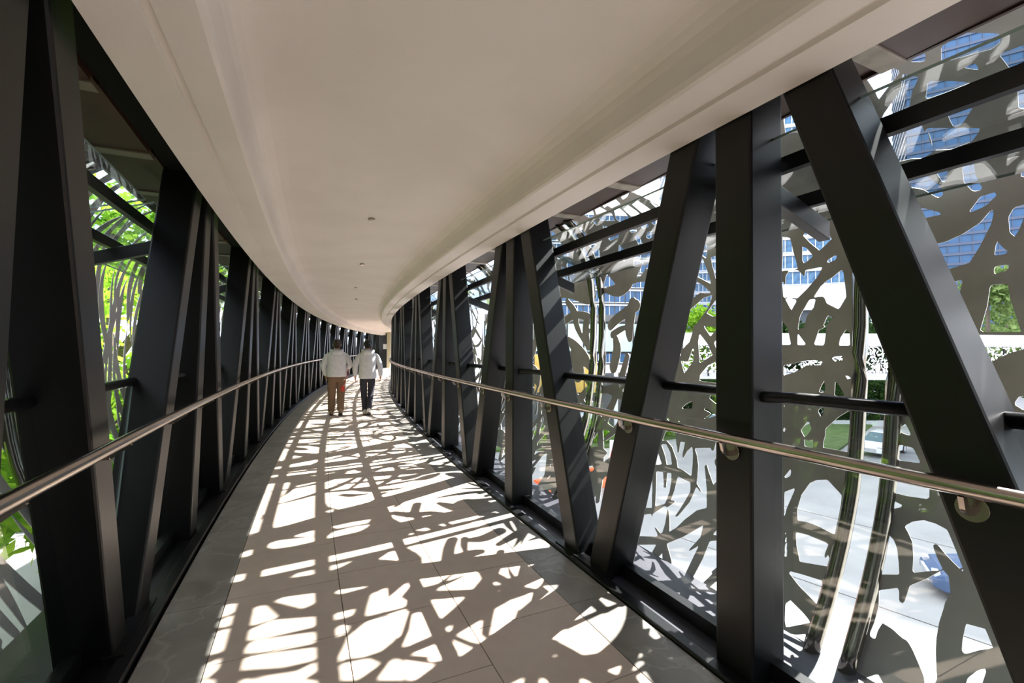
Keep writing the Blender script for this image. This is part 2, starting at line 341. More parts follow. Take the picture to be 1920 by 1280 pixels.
# ------------------------------------------------------------------ handrails
def build_handrail(sign, V, label):
    oR = -1.79 if sign < 0 else 0.665; face = -1.86 if sign < 0 else 0.77; zr = 1.10
    root = thing('handrail', label, 'handrail', W(0.0, oR, 0))
    inv = Matrix.Translation(-W(0.0, oR, 0))
    mb = MB(); mb.tube([inv @ W(s, oR, zr) for s in srange(-3.0, 37.5, 0.35)], 0.0245, 14); obj('rail_tube', mb, root, m=M['inox'])
    mb = MB(); mb.tube([(0, face, 1.03), (0, face - (-sign) * 0.0 + (-sign) * 0.010, 1.03)], 0.040, 20)
    disc = mb.mesh('wall_disc', M['inox'])
    mb = MB(); q = -sign
    path = [(0, face + q * 0.008, 1.022), (0, face + q * 0.035, 1.024), (0, face + q * 0.058, 1.040), (0, oR, 1.078)]
    for a, b in zip(path[:-1], path[1:]):
        n = Vector((0, b[1] - a[1], b[2] - a[2])).normalized().cross(Vector((1, 0, 0))) * 0.012
        mb.hexa([Vector(a) + Vector((-.007, 0, 0)) - n, Vector(a) + Vector((.007, 0, 0)) - n, Vector(b) + Vector((.007, 0, 0)) - n, Vector(b) + Vector((-.007, 0, 0)) - n,
                 Vector(a) + Vector((-.007, 0, 0)) + n, Vector(a) + Vector((.007, 0, 0)) + n, Vector(b) + Vector((.007, 0, 0)) + n, Vector(b) + Vector((-.007, 0, 0)) + n])
    arm = mb.mesh('bracket', M['inox'])
    for s in V:
        for ds in (-dnear(sign, 1.05), 0.0, dfar(sign, 1.05)):
            if -2.0 < s + ds < 37:
                b = obj('bracket', arm, root, inv @ frame(s + ds)); obj('wall_disc', disc, b)
    return root
build_handrail(-1, VR, 'stainless tube handrail along the sunlit right side on bent brackets')
build_handrail(1, VL, 'stainless tube handrail along the dark left side on bent brackets')

# ------------------------------------------------------------------ glass canopies
def build_canopy(sign, V, label, s_hi):
    ax = -0.545
    def O(d): return ax + sign * d
    root = thing('glass_canopy', label, 'canopy')
    s_lo = -12.0
    def sl(d, z): return z
    # pieces in one bay, local frame about the bay start
    n = int((s_hi - s_lo) / MOD)
    def zz(d): return 2.42 - 0.33 * (d - 1.585)
    mb = MB(); t = 0.006; d0, d1 = 1.47, 2.20
    P = [(0.012, O(d0), zz(d0) + 0.03), (MOD - 0.012, O(d0), zz(d0) + 0.03), (MOD - 0.012, O(d1), zz(d1) + 0.03), (0.012, O(d1), zz(d1) + 0.03)]
    top = [(x, y, z + 2 * t) for x, y, z in P]
    mb.add(P + top, [(3, 2, 1, 0), (4, 5, 6, 7)]); pane = mb.mesh('canopy_pane', M['canopyglass'])
    mb = MB(); mb.add(P + top, [(0, 1, 5, 4), (1, 2, 6, 5), (2, 3, 7, 6), (3, 0, 4, 7)]); edge = mb.mesh('pane_edge', M['glassedge'])
    for k in range(n):
        o = obj('canopy_pane', pane, root, frame(s_lo + k * MOD)); obj('pane_edge', edge, o)
    for d in (1.60, 1.915):
        mb = MB(); curve_box(mb, s_lo, s_hi, *sorted((O(d - 0.02), O(d + 0.02))), zz(d) - 0.045, zz(d) + 0.028, 0.6); obj('purlin', mb, root, m=M['rail'])
    mb = MB(); P = []
    for d in (1.50, 2.06):
        z = zz(d) - 0.06
        P += [(-0.03, O(d), z - 0.10), (0.03, O(d), z - 0.10), (0.03, O(d), z), (-0.03, O(d), z)]
    mb.add(P, [(0, 1, 2, 3), (7, 6, 5, 4), (0, 4, 5, 1), (1, 5, 6, 2), (2, 6, 7, 3), (3, 7, 4, 0)])
    arm = mb.mesh('bracket_arm', M['rail'])
    for s in V:
        if s_lo < s < s_hi: obj('bracket_arm', arm, root, frame(s + 0.02), bevel=0.004)
    # copper soffit panels, each with a pale batten at its joint
    st = MOD / 3; off = 1.09
    mb = MB(); a, b = sorted((O(1.46), O(1.845)))
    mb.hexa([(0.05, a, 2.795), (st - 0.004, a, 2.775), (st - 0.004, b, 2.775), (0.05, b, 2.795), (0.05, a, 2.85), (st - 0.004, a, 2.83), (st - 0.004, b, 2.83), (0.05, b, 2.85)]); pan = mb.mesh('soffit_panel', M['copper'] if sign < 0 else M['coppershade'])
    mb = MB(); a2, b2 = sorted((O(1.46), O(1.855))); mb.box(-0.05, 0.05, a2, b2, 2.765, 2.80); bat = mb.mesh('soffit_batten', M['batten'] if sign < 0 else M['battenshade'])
    k = int((s_lo - off) / st)
    while off + (k + 1) * st < s_hi:
        f = frame(off + k * st); obj('soffit_panel', pan, root, f); obj('soffit_batten', bat, root, f, bevel=0.004); k += 1
    mb = MB(); curve_box(mb, s_lo, s_hi, *sorted((O(1.845), O(1.862))), 2.775, 3.0, 0.8); obj('fascia', mb, root, m=M['copper'])
    return root
build_canopy(-1, VR, 'sloping glass canopy with copper soffit outside the right posts', 24.0)
build_canopy(1, VL, 'sloping glass canopy with copper soffit outside the left posts', 36.0)

# ------------------------------------------------------------------ cut metal screens
PROF = [(-2.30, -.12), (-2.36, -.05), (-2.57, .32), (-2.70, .63), (-2.76, .85), (-2.81, 1.21), (-2.83, 1.6), (-2.83, 1.91), (-2.80, 2.2), (-2.70, 2.48), (-2.54, 2.70), (-2.38, 2.82)]
def dense(P, n=12):
    P = np.array(P); Q = np.vstack([2 * P[0] - P[1], P, 2 * P[-1] - P[-2]]); out = []
    for i in range(1, len(Q) - 2):
        for k in range(n):
            t = k / n; a, b, c, d = Q[i - 1], Q[i], Q[i + 1], Q[i + 2]
            out.append(.5 * ((2 * b) + (c - a) * t + (2 * a - 5 * b + 4 * c - d) * t * t + (3 * b - a - 3 * c + d) * t ** 3))
    out.append(P[-1]); return np.array(out)
PD = dense(PROF); PL = np.r_[0, np.cumsum(np.hypot(*np.diff(PD, axis=0).T))]; VMAX = float(PL[-1])
PN = np.gradient(PD, axis=0); PN = np.stack([-PN[:, 1], PN[:, 0]], 1); PN /= np.linalg.norm(PN, axis=1)[:, None]   # outward (o negative) normal
def prof_at(v, off=0.0):
    o = np.interp(v, PL, PD[:, 0]) + off * np.interp(v, PL, PN[:, 0]); z = np.interp(v, PL, PD[:, 1]) + off * np.interp(v, PL, PN[:, 1])
    return o, z
def cat(P, n):
    return dense(P, n) if len(P) > 2 else np.array([np.array(P[0]) * (1 - t) + np.array(P[1]) * t for t in np.linspace(0, 1, n * 2 + 1)])
TRACED = """
1266,3120,1207,3126 1259,3042,1213,3041 1276,2970,1217,2960
1120,3085,1118,3082 1177,3047,1164,3020 1248,3002,1231,2965
1097,3112,1077,3136 1074,3050,1026,3070 1079,2990,1041,2977 1103,2905,1056,2895 1105,2817,1047,2818 1093,2671,1040,2671 1102,2611,1032,2604
1042,3050,1016,3102 960,2965,936,3043 882,2920,855,3017 829,2883,772,2938 821,2797,760,2805
871,2822,798,2734 937,2707,833,2672 880,2569,825,2653 804,2524,779,2605
1073,2803,1041,2895 936,2730,935,2814 861,2787,893,2858
1248,2567,1231,2595 1189,2507,1169,2549 1107,2439,1084,2500
1072,2596,1004,2598 1053,2483,1006,2541 933,2425,931,2476 799,2434,805,2489
1225,2480,1200,2549 1099,2408,1089,2487 986,2404,989,2489 866,2392,868,2473 797,2401,799,2454
1208,2295,1206,2431 1072,2286,1084,2402 979,2340,992,2397 919,2374,924,2398
919,2429,874,2431 916,2344,857,2339 910,2228,871,2284 829,2252,842,2292 800,2285,813,2311
1090,2061,1108,2135 1001,2085,1029,2159 927,2148,963,2214 884,2204,915,2255
1001,2203,934,2168 1037,2088,953,2053 1056,1978,965,1949
876,2201,802,2175 880,2081,822,2074 872,1944,810,1949
945,2135,946,2180 868,2127,869,2170
944,2061,943,2112 871,2054,870,2097
1031,2100,941,2062 1048,1974,964,1960 1027,1865,969,1869 998,1785,989,1786
881,2001,840,2013 857,1889,820,1901 844,1825,811,1834
976,1667,968,1696 907,1578,901,1720 833,1586,832,1760 866,1585,771,1716
915,1575,846,1561 908,1516,869,1509
3032,1291,3051,1394 2819,1318,2835,1417 2603,1353,2613,1432
2996,1297,2821,1314 2973,1192,2820,1241 2867,1140,2794,1188
2685,1322,2609,1391 2596,1278,2536,1335
2809,1196,2814,1272 2646,1208,2624,1287 2516,1173,2496,1228 2405,1184,2406,1232
2938,995,2930,1000 2869,902,2799,937 2807,799,2722,825 2776,719,2699,731 2757,604,2681,616
3048,939,2959,976 2922,812,2855,839 2866,726,2811,741 2828,635,2783,646
3073,818,3009,839 3007,727,2950,744 2918,554,2868,569
3055,702,3082,727 2924,747,2955,812 2761,764,2751,837 2587,737,2551,795 2460,699,2456,704
2629,990,2612,996 2605,885,2534,903 2579,782,2508,790 2580,657,2500,664
2831,1015,2760,1027 2773,925,2768,926
2688,1052,2626,1037 2733,964,2666,954 2715,891,2704,890
2832,1009,2822,1077 2654,978,2638,1101 2518,999,2509,1076 2467,1033,2466,1047
2467,1073,2415,1076 2461,1006,2422,1009
2488,889,2457,903 2449,790,2380,819 2417,686,2307,733
2379,985,2337,990 2412,913,2294,943 2337,863,2307,875
3020,1057,2974,1058 3034,993,2969,980 3098,932,3029,904
2347,842,2308,834 2379,778,2325,767
3052,334,3078,387 2844,374,2911,447 2720,494,2778,539 2654,566,2661,574
2569,766,2490,762 2585,633,2507,624 2617,460,2610,458
2928,563,2895,572 2818,375,2811,377
2709,497,2697,500 2693,368,2620,386 2692,321,2611,332
2761,325,2752,337 2696,286,2669,323
2569,287,2627,324 2429,371,2549,441 2328,468,2486,540 2301,568,2408,608
2959,105,2998,175 2783,169,2825,234 2625,241,2679,309 2573,277,2623,334
2693,238,2599,233 2716,111,2635,110
2626,219,2531,263 2557,122,2472,174 2453,95,2443,103
2442,718,2327,765 2394,613,2256,655 2367,535,2261,552
2383,290,2394,293 2325,374,2363,406 2181,441,2197,473
2158,108,2227,121 2105,229,2173,242 2093,292,2152,298
3147,444,3032,473 3073,263,2927,295 3054,161,2940,172
2626,2428,2511,2460 2553,2327,2461,2343 2531,2221,2437,2231 2490,2128,2411,2141
2716,2300,2678,2338 2618,2231,2572,2286 2531,2179,2483,2243
2624,2200,2589,2157 2745,2163,2680,2107 2832,2081,2752,2034
2489,2187,2441,2155 2603,2098,2517,2051 2686,1994,2580,1949 2757,1870,2654,1841 2784,1642,2768,1639
2722,1944,2616,1930 2740,1811,2633,1806 2738,1658,2618,1663
2666,1903,2599,1930 2582,1791,2518,1819 2523,1711,2461,1738
2517,1925,2427,1892 2550,1834,2482,1811
2516,1957,2515,2024 2450,1958,2450,2014
2470,1727,2426,1670 2591,1680,2526,1609 2703,1618,2622,1539 2812,1560,2730,1478
2874,1928,2818,1926 2881,1814,2810,1809 2872,1746,2842,1743
2869,1637,2840,1641 2896,1579,2783,1565 2962,1529,2817,1478
1889,2456,1863,2482 1847,2394,1805,2453 1772,2354,1726,2406 1728,2286,1664,2335
1867,2439,1822,2443 1854,2355,1801,2357 1840,2267,1802,2266
1815,2241,1827,2293 1715,2248,1733,2305 1610,2282,1630,2336
1603,2387,1577,2344 1676,2360,1636,2297 1724,2330,1682,2268
1596,2286,1552,2239 1642,2228,1610,2188 1721,2192,1676,2131 1810,2131,1752,2068 1886,2051,1821,2001 1920,1978,1847,1968 1893,1868,1838,1870 1889,1780,1841,1779
1951,2095,1936,2101 1907,1987,1872,2002
1685,2069,1673,2060 1751,2038,1668,1987 1804,1950,1711,1898 1831,1867,1766,1825 1821,1856,1804,1823
1565,2048,1542,2034 1623,2001,1548,1950 1675,1926,1595,1880 1687,1835,1633,1820 1693,1780,1638,1772
1644,1963,1648,1998 1600,1962,1605,2004
1935,1666,1941,1715 1824,1678,1827,1726 1716,1680,1717,1726
1895,1500,1918,1574 1811,1497,1836,1628 1743,1506,1727,1636 1704,1505,1664,1592
1643,1669,1575,1660 1657,1598,1579,1585 1672,1525,1599,1510
1588,1614,1537,1640 1548,1555,1513,1560 1564,1509,1540,1500
1905,1344,1892,1403 1824,1321,1808,1402 1726,1304,1726,1399 1631,1337,1647,1406 1562,1386,1570,1412
1739,1291,1668,1309 1715,1212,1661,1225 1710,1175,1660,1184
1921,1283,1867,1317 1901,1229,1825,1274 1858,1179,1804,1211
1835,898,1861,983 1722,932,1787,1017 1679,1029,1742,1063
1692,982,1700,1055 1562,1016,1542,1086 1535,962,1481,1007
1719,1000,1663,958 1811,888,1727,864 1815,751,1738,765 1780,596,1711,628 1702,459,1641,500
1795,662,1794,737 1674,671,1666,749 1559,667,1542,736 1533,682,1488,694 1543,594,1528,591
1674,458,1674,518 1542,456,1541,554 1505,477,1507,543
1738,431,1710,462 1671,331,1608,418 1572,278,1522,367 1530,280,1500,342
1628,146,1635,179 1554,171,1570,209 1501,215,1539,256
1290,968,1289,1023 1184,978,1174,1040 1151,937,1113,1039
1308,842,1279,953 1248,856,1213,908 1224,795,1160,826 1212,672,1148,692 1186,550,1152,560 1181,534,1163,534
1297,550,1309,609 1185,593,1199,662 1132,636,1150,678 1094,692,1101,706
1316,718,1279,723 1327,574,1265,590 1325,488,1249,515 1306,404,1240,408 1330,330,1283,314
1285,329,1273,343 1247,224,1226,346 1201,249,1180,422 1217,209,1091,373
1270,121,1330,167 1173,222,1263,308 1125,291,1201,380
1185,333,1128,405 1155,247,1052,364 1104,162,1001,271
1095,828,1084,840 1061,750,1028,791 1027,680,978,748 998,618,928,728
1000,590,1034,623 987,591,1008,683 963,587,954,694
1031,579,942,605 1029,471,936,504 1018,364,934,409 997,248,907,310
918,380,933,451 851,419,849,510 847,375,788,514
4784,2047,4861,2106 4569,2101,4613,2182 4379,2084,4329,2164 4209,2020,4122,2086 4063,1960,3985,2016
4261,1935,4235,1976 4111,1899,4065,1941 4058,1861,3989,1891
3799,1965,3887,2021 3685,2021,3767,2086 3524,2077,3598,2150 3387,2117,3464,2201
3779,1873,3835,1921 3671,1914,3717,1964 3584,1942,3610,1979
3537,2190,3413,2162 3594,2070,3452,2049 3595,1935,3474,1929 3565,1860,3480,1862
3795,1839,3703,1844 3789,1744,3659,1738 3839,1580,3707,1569
4113,1831,4009,1838 4121,1703,3919,1711 4110,1529,3909,1536
4753,1860,4694,1885 4630,1754,4497,1812 4426,1628,4276,1695 4253,1546,4157,1578 4187,1468,4100,1488
4682,1603,4404,1655 4558,1469,4322,1520
4756,2299,4671,2318 4618,2162,4498,2177 4558,2005,4456,2019 4295,1763,4273,1768
4360,2059,4244,2049 4383,1928,4251,1929 4306,1775,4210,1785
4255,2268,4198,2283 4162,2176,4098,2198 4073,2099,3992,2132
3935,2335,3940,2401 3653,2274,3727,2450 3465,2354,3599,2464 3466,2450,3499,2464
4897,2390,4880,2466 4592,2333,4510,2472 4279,2241,4251,2394 4062,2305,4130,2396
"""

OPEN = """
1869,957 1828,1026 1833,971 1856,952
1848,870 1787,911 1814,778 1813,736 1818,734
1733,735 1750,797 1743,883 1709,959 1672,986 1614,1003 1526,941 1520,875 1516,752 1522,726 1597,739 1667,743
1727,667 1661,675 1541,669 1549,611 1543,590 1532,599 1528,643 1514,561 1522,555 1663,522 1704,597
1715,449 1626,464 1524,476 1513,368 1519,355 1561,373 1628,399
1671,282 1652,310 1572,282 1522,257 1571,218 1629,173 1645,198
1626,146 1573,163 1526,194 1525,133 1527,96 1549,65 1590,60
1793,669 1763,596 1739,512 1753,517
1283,1086 1221,1092 1140,1095 1136,1029 1217,1020 1282,1020
1289,983 1232,968 1287,936
1311,248 1267,240 1314,192
1282,106 1234,151 1193,195 1150,156 1236,103
1219,876 1187,909 1146,928 1100,927 1055,914 1014,835 975,755 1009,777 1049,807 1080,837 1090,838 1098,833 1096,820 1077,781 1046,733 1026,719 1008,647 1022,604 1022,582 1028,514 1025,444 1017,392 1000,318 994,301 1001,249 1021,236 1037,282 1069,327 1095,362 1119,386 1138,387 1182,405 1225,411 1236,369 1236,326 1262,332 1261,356 1256,398 1256,478 1270,544 1194,590 1185,539 1178,529 1169,529 1162,538 1155,619 1105,667 1050,735 1104,706 1155,677 1164,755 1177,814 1201,854
1280,815 1252,795 1233,762 1217,703 1204,648 1287,614 1288,741
941,554 881,564 848,505 883,480 924,440 937,443 942,488
906,314 903,355 881,398 861,420 856,409 860,362 870,330 903,310
1684,1406 1670,1410 1669,1378 1679,1347 1704,1386
1755,1320 1733,1271 1768,1213 1798,1256
1651,1287 1583,1364 1524,1410 1513,1178 1656,1178 1656,1219 1649,1244
1773,1205 1741,1200 1718,1213 1713,1165 1765,1163
1910,1256 1893,1256 1903,1228 1912,1232
1924,1408 1899,1373 1919,1387
1279,1345 1254,1373 1225,1314 1277,1328
1277,1264 1216,1258 1181,1190 1277,1184
1934,1648 1789,1682 1722,1687 1686,1678 1691,1658 1783,1654 1847,1613 1933,1583
1637,1708 1572,1713 1572,1689 1614,1681
1675,1569 1664,1516 1673,1495 1703,1498
1603,1568 1556,1490 1611,1481 1610,1558
1562,1613 1521,1591 1540,1581
1916,2471 1868,2454 1858,2369 1836,2262 1879,2256 1943,2259
1788,2459 1658,2464 1617,2397 1672,2358 1693,2343 1746,2399
1796,2387 1770,2371 1735,2318 1792,2282 1804,2304
1656,2277 1595,2304 1603,2274 1648,2263
1946,2203 1922,2158 1920,2221 1895,2252 1836,2249 1803,2210 1794,2202 1788,2241 1681,2246 1716,2190 1780,2126 1845,2073 1940,2094
1932,2086 1886,2001 1848,2060 1902,2083
1660,2159 1624,2176 1589,2202 1567,2211 1553,2054 1594,1986 1664,2027 1676,2061 1682,2068 1741,2071 1699,2129
1769,2058 1729,2060 1742,2009 1784,1959 1805,1886 1844,1875 1829,1962
1658,1956 1628,1941 1672,1886 1685,1893
1950,1936 1913,1892 1887,1780 1951,1781
1844,1854 1785,1778 1844,1779
1711,1868 1665,1886 1678,1776 1740,1778
1555,1867 1537,1854 1532,1774 1594,1775 1585,1819
934,2044 876,2045 869,1980 835,1830 971,1834 944,1955
1087,2072 1031,2082 1041,2030 1056,1972 1083,2041
980,1820 817,1813 817,1759 871,1738 955,1682 989,1768
840,1549 818,1553 818,1487 856,1515
1210,2468 1166,2452 1107,2417 1099,2405 1198,2403
1003,2382 951,2447 899,2451 898,2436 938,2402
1160,2268 1092,2272 1027,2294 961,2332 918,2382 912,2371 922,2322 966,2227 1005,2157 1118,2133
865,2336 846,2370 801,2376 802,2363 835,2272 849,2247 864,2268
908,2243 892,2211 866,2177 917,2175
918,2126 869,2129 874,2104 921,2092
1093,2066 1031,2082 1042,2034 1067,1969
1228,2625 1157,2626 1113,2573 1088,2533 1082,2488 1105,2485 1159,2543 1233,2580
975,2623 958,2614 959,2544 940,2473 976,2478 1002,2529 999,2588
809,2519 786,2519 789,2490 817,2484
1104,2626 1046,2623 1060,2561 1077,2548
1227,3138 1123,3138 1103,3104 1227,3021 1224,3058
1290,3083 1280,2998 1299,2977 1305,3051
1228,2948 1128,3029 1102,3088 1056,3043 1097,2998 1130,2926 1108,2833 1087,2699 1136,2685 1177,2698 1262,2707 1294,2874
1032,3011 957,2970 904,2934 995,2934 1063,2938
944,3131 935,3131 863,3139 777,3073 785,3043 812,3030 967,3062
1038,3135 996,3133 1017,3097 1058,3126
912,3007 873,3005 867,2968
800,2999 713,2994 727,2925 784,2931
1009,2864 919,2831 967,2780 997,2769 1004,2804
1092,2813 912,2734 950,2693 1023,2686 1085,2704
776,2851 741,2855 759,2746 788,2766
3052,1298 3012,1274 2964,1254 2988,1245 3048,1267
2807,1268 2757,1313 2690,1345 2687,1284 2735,1281
2519,1406 2425,1413 2418,1328 2525,1380
2572,1214 2512,1256 2498,1273 2573,1293 2558,1307 2442,1261
3053,1195 2987,1203 2995,1156 3052,1156
2957,1168 2923,1179 2919,1155
2822,1172 2756,1164 2811,1160
3057,1020 2996,1054 3017,1005 3048,1007
2948,1065 2846,1087 2805,986 2846,958 2913,994 2970,985
2973,956 2916,966 2849,910 2801,824 2853,809 2895,873
2846,958 2802,986 2774,924 2762,927 2766,1013 2718,1018 2721,928 2705,888 2680,956 2638,999 2618,949 2593,851 2580,786 2668,808 2734,815 2761,867
3069,932 3046,943 2908,801 2981,781 3022,847
2612,991 2464,1022 2448,1003 2429,1007 2422,1075 2377,1076 2364,981 2407,955 2403,924 2323,844 2368,777 2439,860 2465,898 2487,890 2460,831 2400,699 2438,689 2457,708 2514,749 2524,803 2544,881 2575,944
2711,751 2576,739 2570,652 2678,622 2693,703
2946,733 2872,746 2815,631 2790,637 2825,751 2782,758 2759,699 2742,604 2873,567
3061,709 2998,724 2912,556 3039,520 3052,632
3069,729 3050,798 3012,756
3052,551 2949,613 2862,454 2993,413 3056,492
2917,666 2839,686 2816,632 2790,639 2798,696 2760,695 2744,571 2751,521 2834,474
2708,730 2573,738 2551,677 2578,578 2617,458 2588,478 2525,609 2509,724 2461,697 2452,709 2441,786 2369,610 2444,569 2520,475 2564,399 2609,352 2656,440 2703,504 2719,499 2652,572 2705,566 2700,637
2974,350 2845,410 2818,375 2830,415 2744,507 2709,502 2678,390 2670,320 2685,309 2758,336 2754,321 2704,292 2709,274 2985,176 2972,266
2938,117 2680,222 2701,105 2908,95
2638,85 2600,192 2545,105 2609,98
2592,266 2478,360 2352,492 2341,410 2390,306 2392,286 2343,338 2329,358 2354,113 2395,95 2443,101 2495,176
2260,412 2181,451 2128,310 2172,238 2156,237 2229,97 2290,105 2263,291
2162,120 2092,239 2032,97 2147,109
2256,460 2222,528 2200,471
2613,2452 2584,2447 2543,2314 2526,2249 2683,2335 2642,2430
2505,2441 2415,2451 2443,2255 2479,2278 2501,2378
2705,2301 2613,2252 2526,2178 2588,2185 2635,2195 2750,2143
2602,2151 2515,2164 2560,2074 2631,1999 2705,1939 2820,1935 2799,2039 2715,2088
2489,2121 2454,2074 2455,2004 2515,1999 2578,2031
2608,1933 2472,1917 2538,1849
2826,1936 2706,1929 2754,1810 2824,1754 2819,1830
2650,1876 2561,1787 2526,1725 2514,1707 2640,1643 2662,1808
2716,1762 2704,1753 2707,1660 2799,1555 2842,1658 2764,1650
2504,1804 2449,1838 2448,1716 2470,1733
2631,1552 2558,1627 2442,1673 2436,1496 2634,1507
2912,1774 2843,1716 2868,1658 2928,1598
5033,3166 5171,3119 5049,3074 4854,3069 4820,3162
4445,3162 4504,3070 4375,3067 4368,3166
4086,3170 4057,3075 3993,3076 4040,3166
3974,3163 3988,3076 3909,3075 3930,3154
3537,3164 3711,3165 3693,3089 3605,3078 3555,3142
3498,3163 3568,3083 3409,3076 3448,3147
3390,3169 3403,3111 3347,3117
3239,3180 3357,3158 3332,3079 3200,3079 3202,3149
3107,3176 3142,3104 3069,3113 3005,3145
5412,3060 5675,3030 5729,2897 5563,2787 4943,2790 4876,3034
4616,2914 4666,2803 4509,2810 4586,2919
4476,3046 4574,3028 4502,2799 4375,2806 4417,3010
4073,2920 4082,2803 4029,2809 4043,2914
3958,3044 4013,3028 3989,2925 3911,2942 3901,3041
3870,2916 3950,2867 3932,2800 3832,2806 3863,2916
3593,2972 3639,2866 3605,2805 3464,2812 3423,2866
3686,3048 3669,2991 3637,3024
3379,3041 3571,3045 3563,3012 3393,2960
3244,3048 3328,3049 3372,2975 3275,2806 3195,2804 3220,2984
3134,3045 3217,3029 3153,2870 3123,2807 3039,2809 3079,2958
3004,3046 3090,3035 2985,2810 2898,2809 2924,2919
2909,3019 2849,2886 2883,2811 2822,2813 2785,2866
5876,2769 6171,2722 6082,2369 5809,2369 5711,2431 5659,2625
5373,2755 5558,2694 5472,2357 5169,2387 5085,2676 5213,2734
5084,2759 5127,2713 5029,2722
4660,2726 4678,2605 4660,2490 4585,2520 4597,2694
4424,2769 4535,2721 4563,2609 4541,2507 4464,2544 4386,2674
4079,2774 4104,2666 4064,2381 4010,2396 4012,2571 4035,2764
3832,2774 3947,2760 3969,2643 3925,2622 3851,2708
3950,2554 3968,2512 3905,2533
3834,2508 3917,2428 3934,2382 3718,2389
3511,2742 3554,2694 3517,2578 3478,2615 3478,2718
3266,2615 3371,2592 3395,2523 3256,2535 3390,2415 3338,2415 3239,2476 3183,2456 3127,2471 3150,2635
3263,2768 3255,2676 3198,2694 3208,2766
3083,2770 3133,2734 3098,2709 3043,2722 3033,2764
2836,2728 2999,2716 3088,2638 3096,2474 3060,2467 2872,2530 2800,2614 2804,2681
2818,2766 2865,2749 2971,2719 2833,2731
2703,2768 2802,2770 2770,2663 2705,2629 2653,2706
2603,2643 2702,2581 2553,2445 2511,2526
3026,2443 3002,2389 2783,2391 2764,2530 2891,2477
2689,2508 2695,2386 2609,2395 2634,2452
"""
PANES = """
1732,3030 1609,3049 1613,2917 1607,2788 1589,2660 1563,2533 1529,2408 1489,2284 1445,2163 1401,2045 1356,1931 1311,1820 1268,1714 1236,1607 1204,1503 1171,1402 1139,1304 1106,1210 1074,1119 1042,1030 1009,945 976,863 942,785 910,710 879,637 848,569 818,502 788,439 760,378 816,343 876,306 938,266 1004,225 1072,182 1145,136 1221,88 1300,37 1385,0 1498,0 1621,0 1660,85 1694,185 1730,288 1766,397 1803,510 1837,627 1869,749 1898,875 1923,1005 1939,1138 1952,1274 1961,1411 1967,1551 1970,1691 1971,1831 1970,1972 1966,2113 1959,2253 1946,2391 1921,2525 1887,2656 1843,2784 1791,2909
715,3194 656,3174 676,3093 695,3011 711,2931 727,2849 741,2765 754,2681 765,2595 774,2507 782,2418 788,2327 791,2235 794,2142 797,2049 798,1956 800,1862 801,1769 802,1676 802,1583 802,1491 801,1399 859,1436 891,1519 924,1605 957,1694 992,1786 1026,1880 1062,1977 1099,2078 1135,2181 1170,2286 1204,2394 1234,2503 1259,2613 1280,2724 1295,2838 1303,2952 1304,3068 1292,3189
2107,3057 2236,2939 2365,2815 2491,2683 2608,2542 2718,2393 2812,2233 2900,2066 2982,1891 3063,1710 3141,1522 3192,1319 3230,1114 3248,908 3236,705 3208,508 3164,317 3116,133 3081,0 2875,0 2647,0 2446,0 2265,0 2102,0 1954,0 1963,17 2019,126 2070,241 2121,361 2172,489 2222,621 2268,759 2310,903 2342,1052 2363,1205 2381,1361 2392,1519 2399,1679 2401,1840 2402,2001 2398,2161 2387,2320 2361,2476 2320,2628 2263,2775 2190,2918
3017,3175 3167,3170 3340,3165 3539,3160 3775,3154 4099,3152 4504,3151 5021,3151 5766,3070 5854,2924 5947,2764 6042,2580 6141,2362 5463,2371 4809,2365 4300,2363 3891,2363 3555,2364 3275,2366 3039,2368 2835,2370 2659,2372 2409,2408 2468,2485 2526,2560 2584,2633 2641,2703 2697,2772 2753,2841 2807,2907 2861,2974 2914,3040 2966,3107
"""

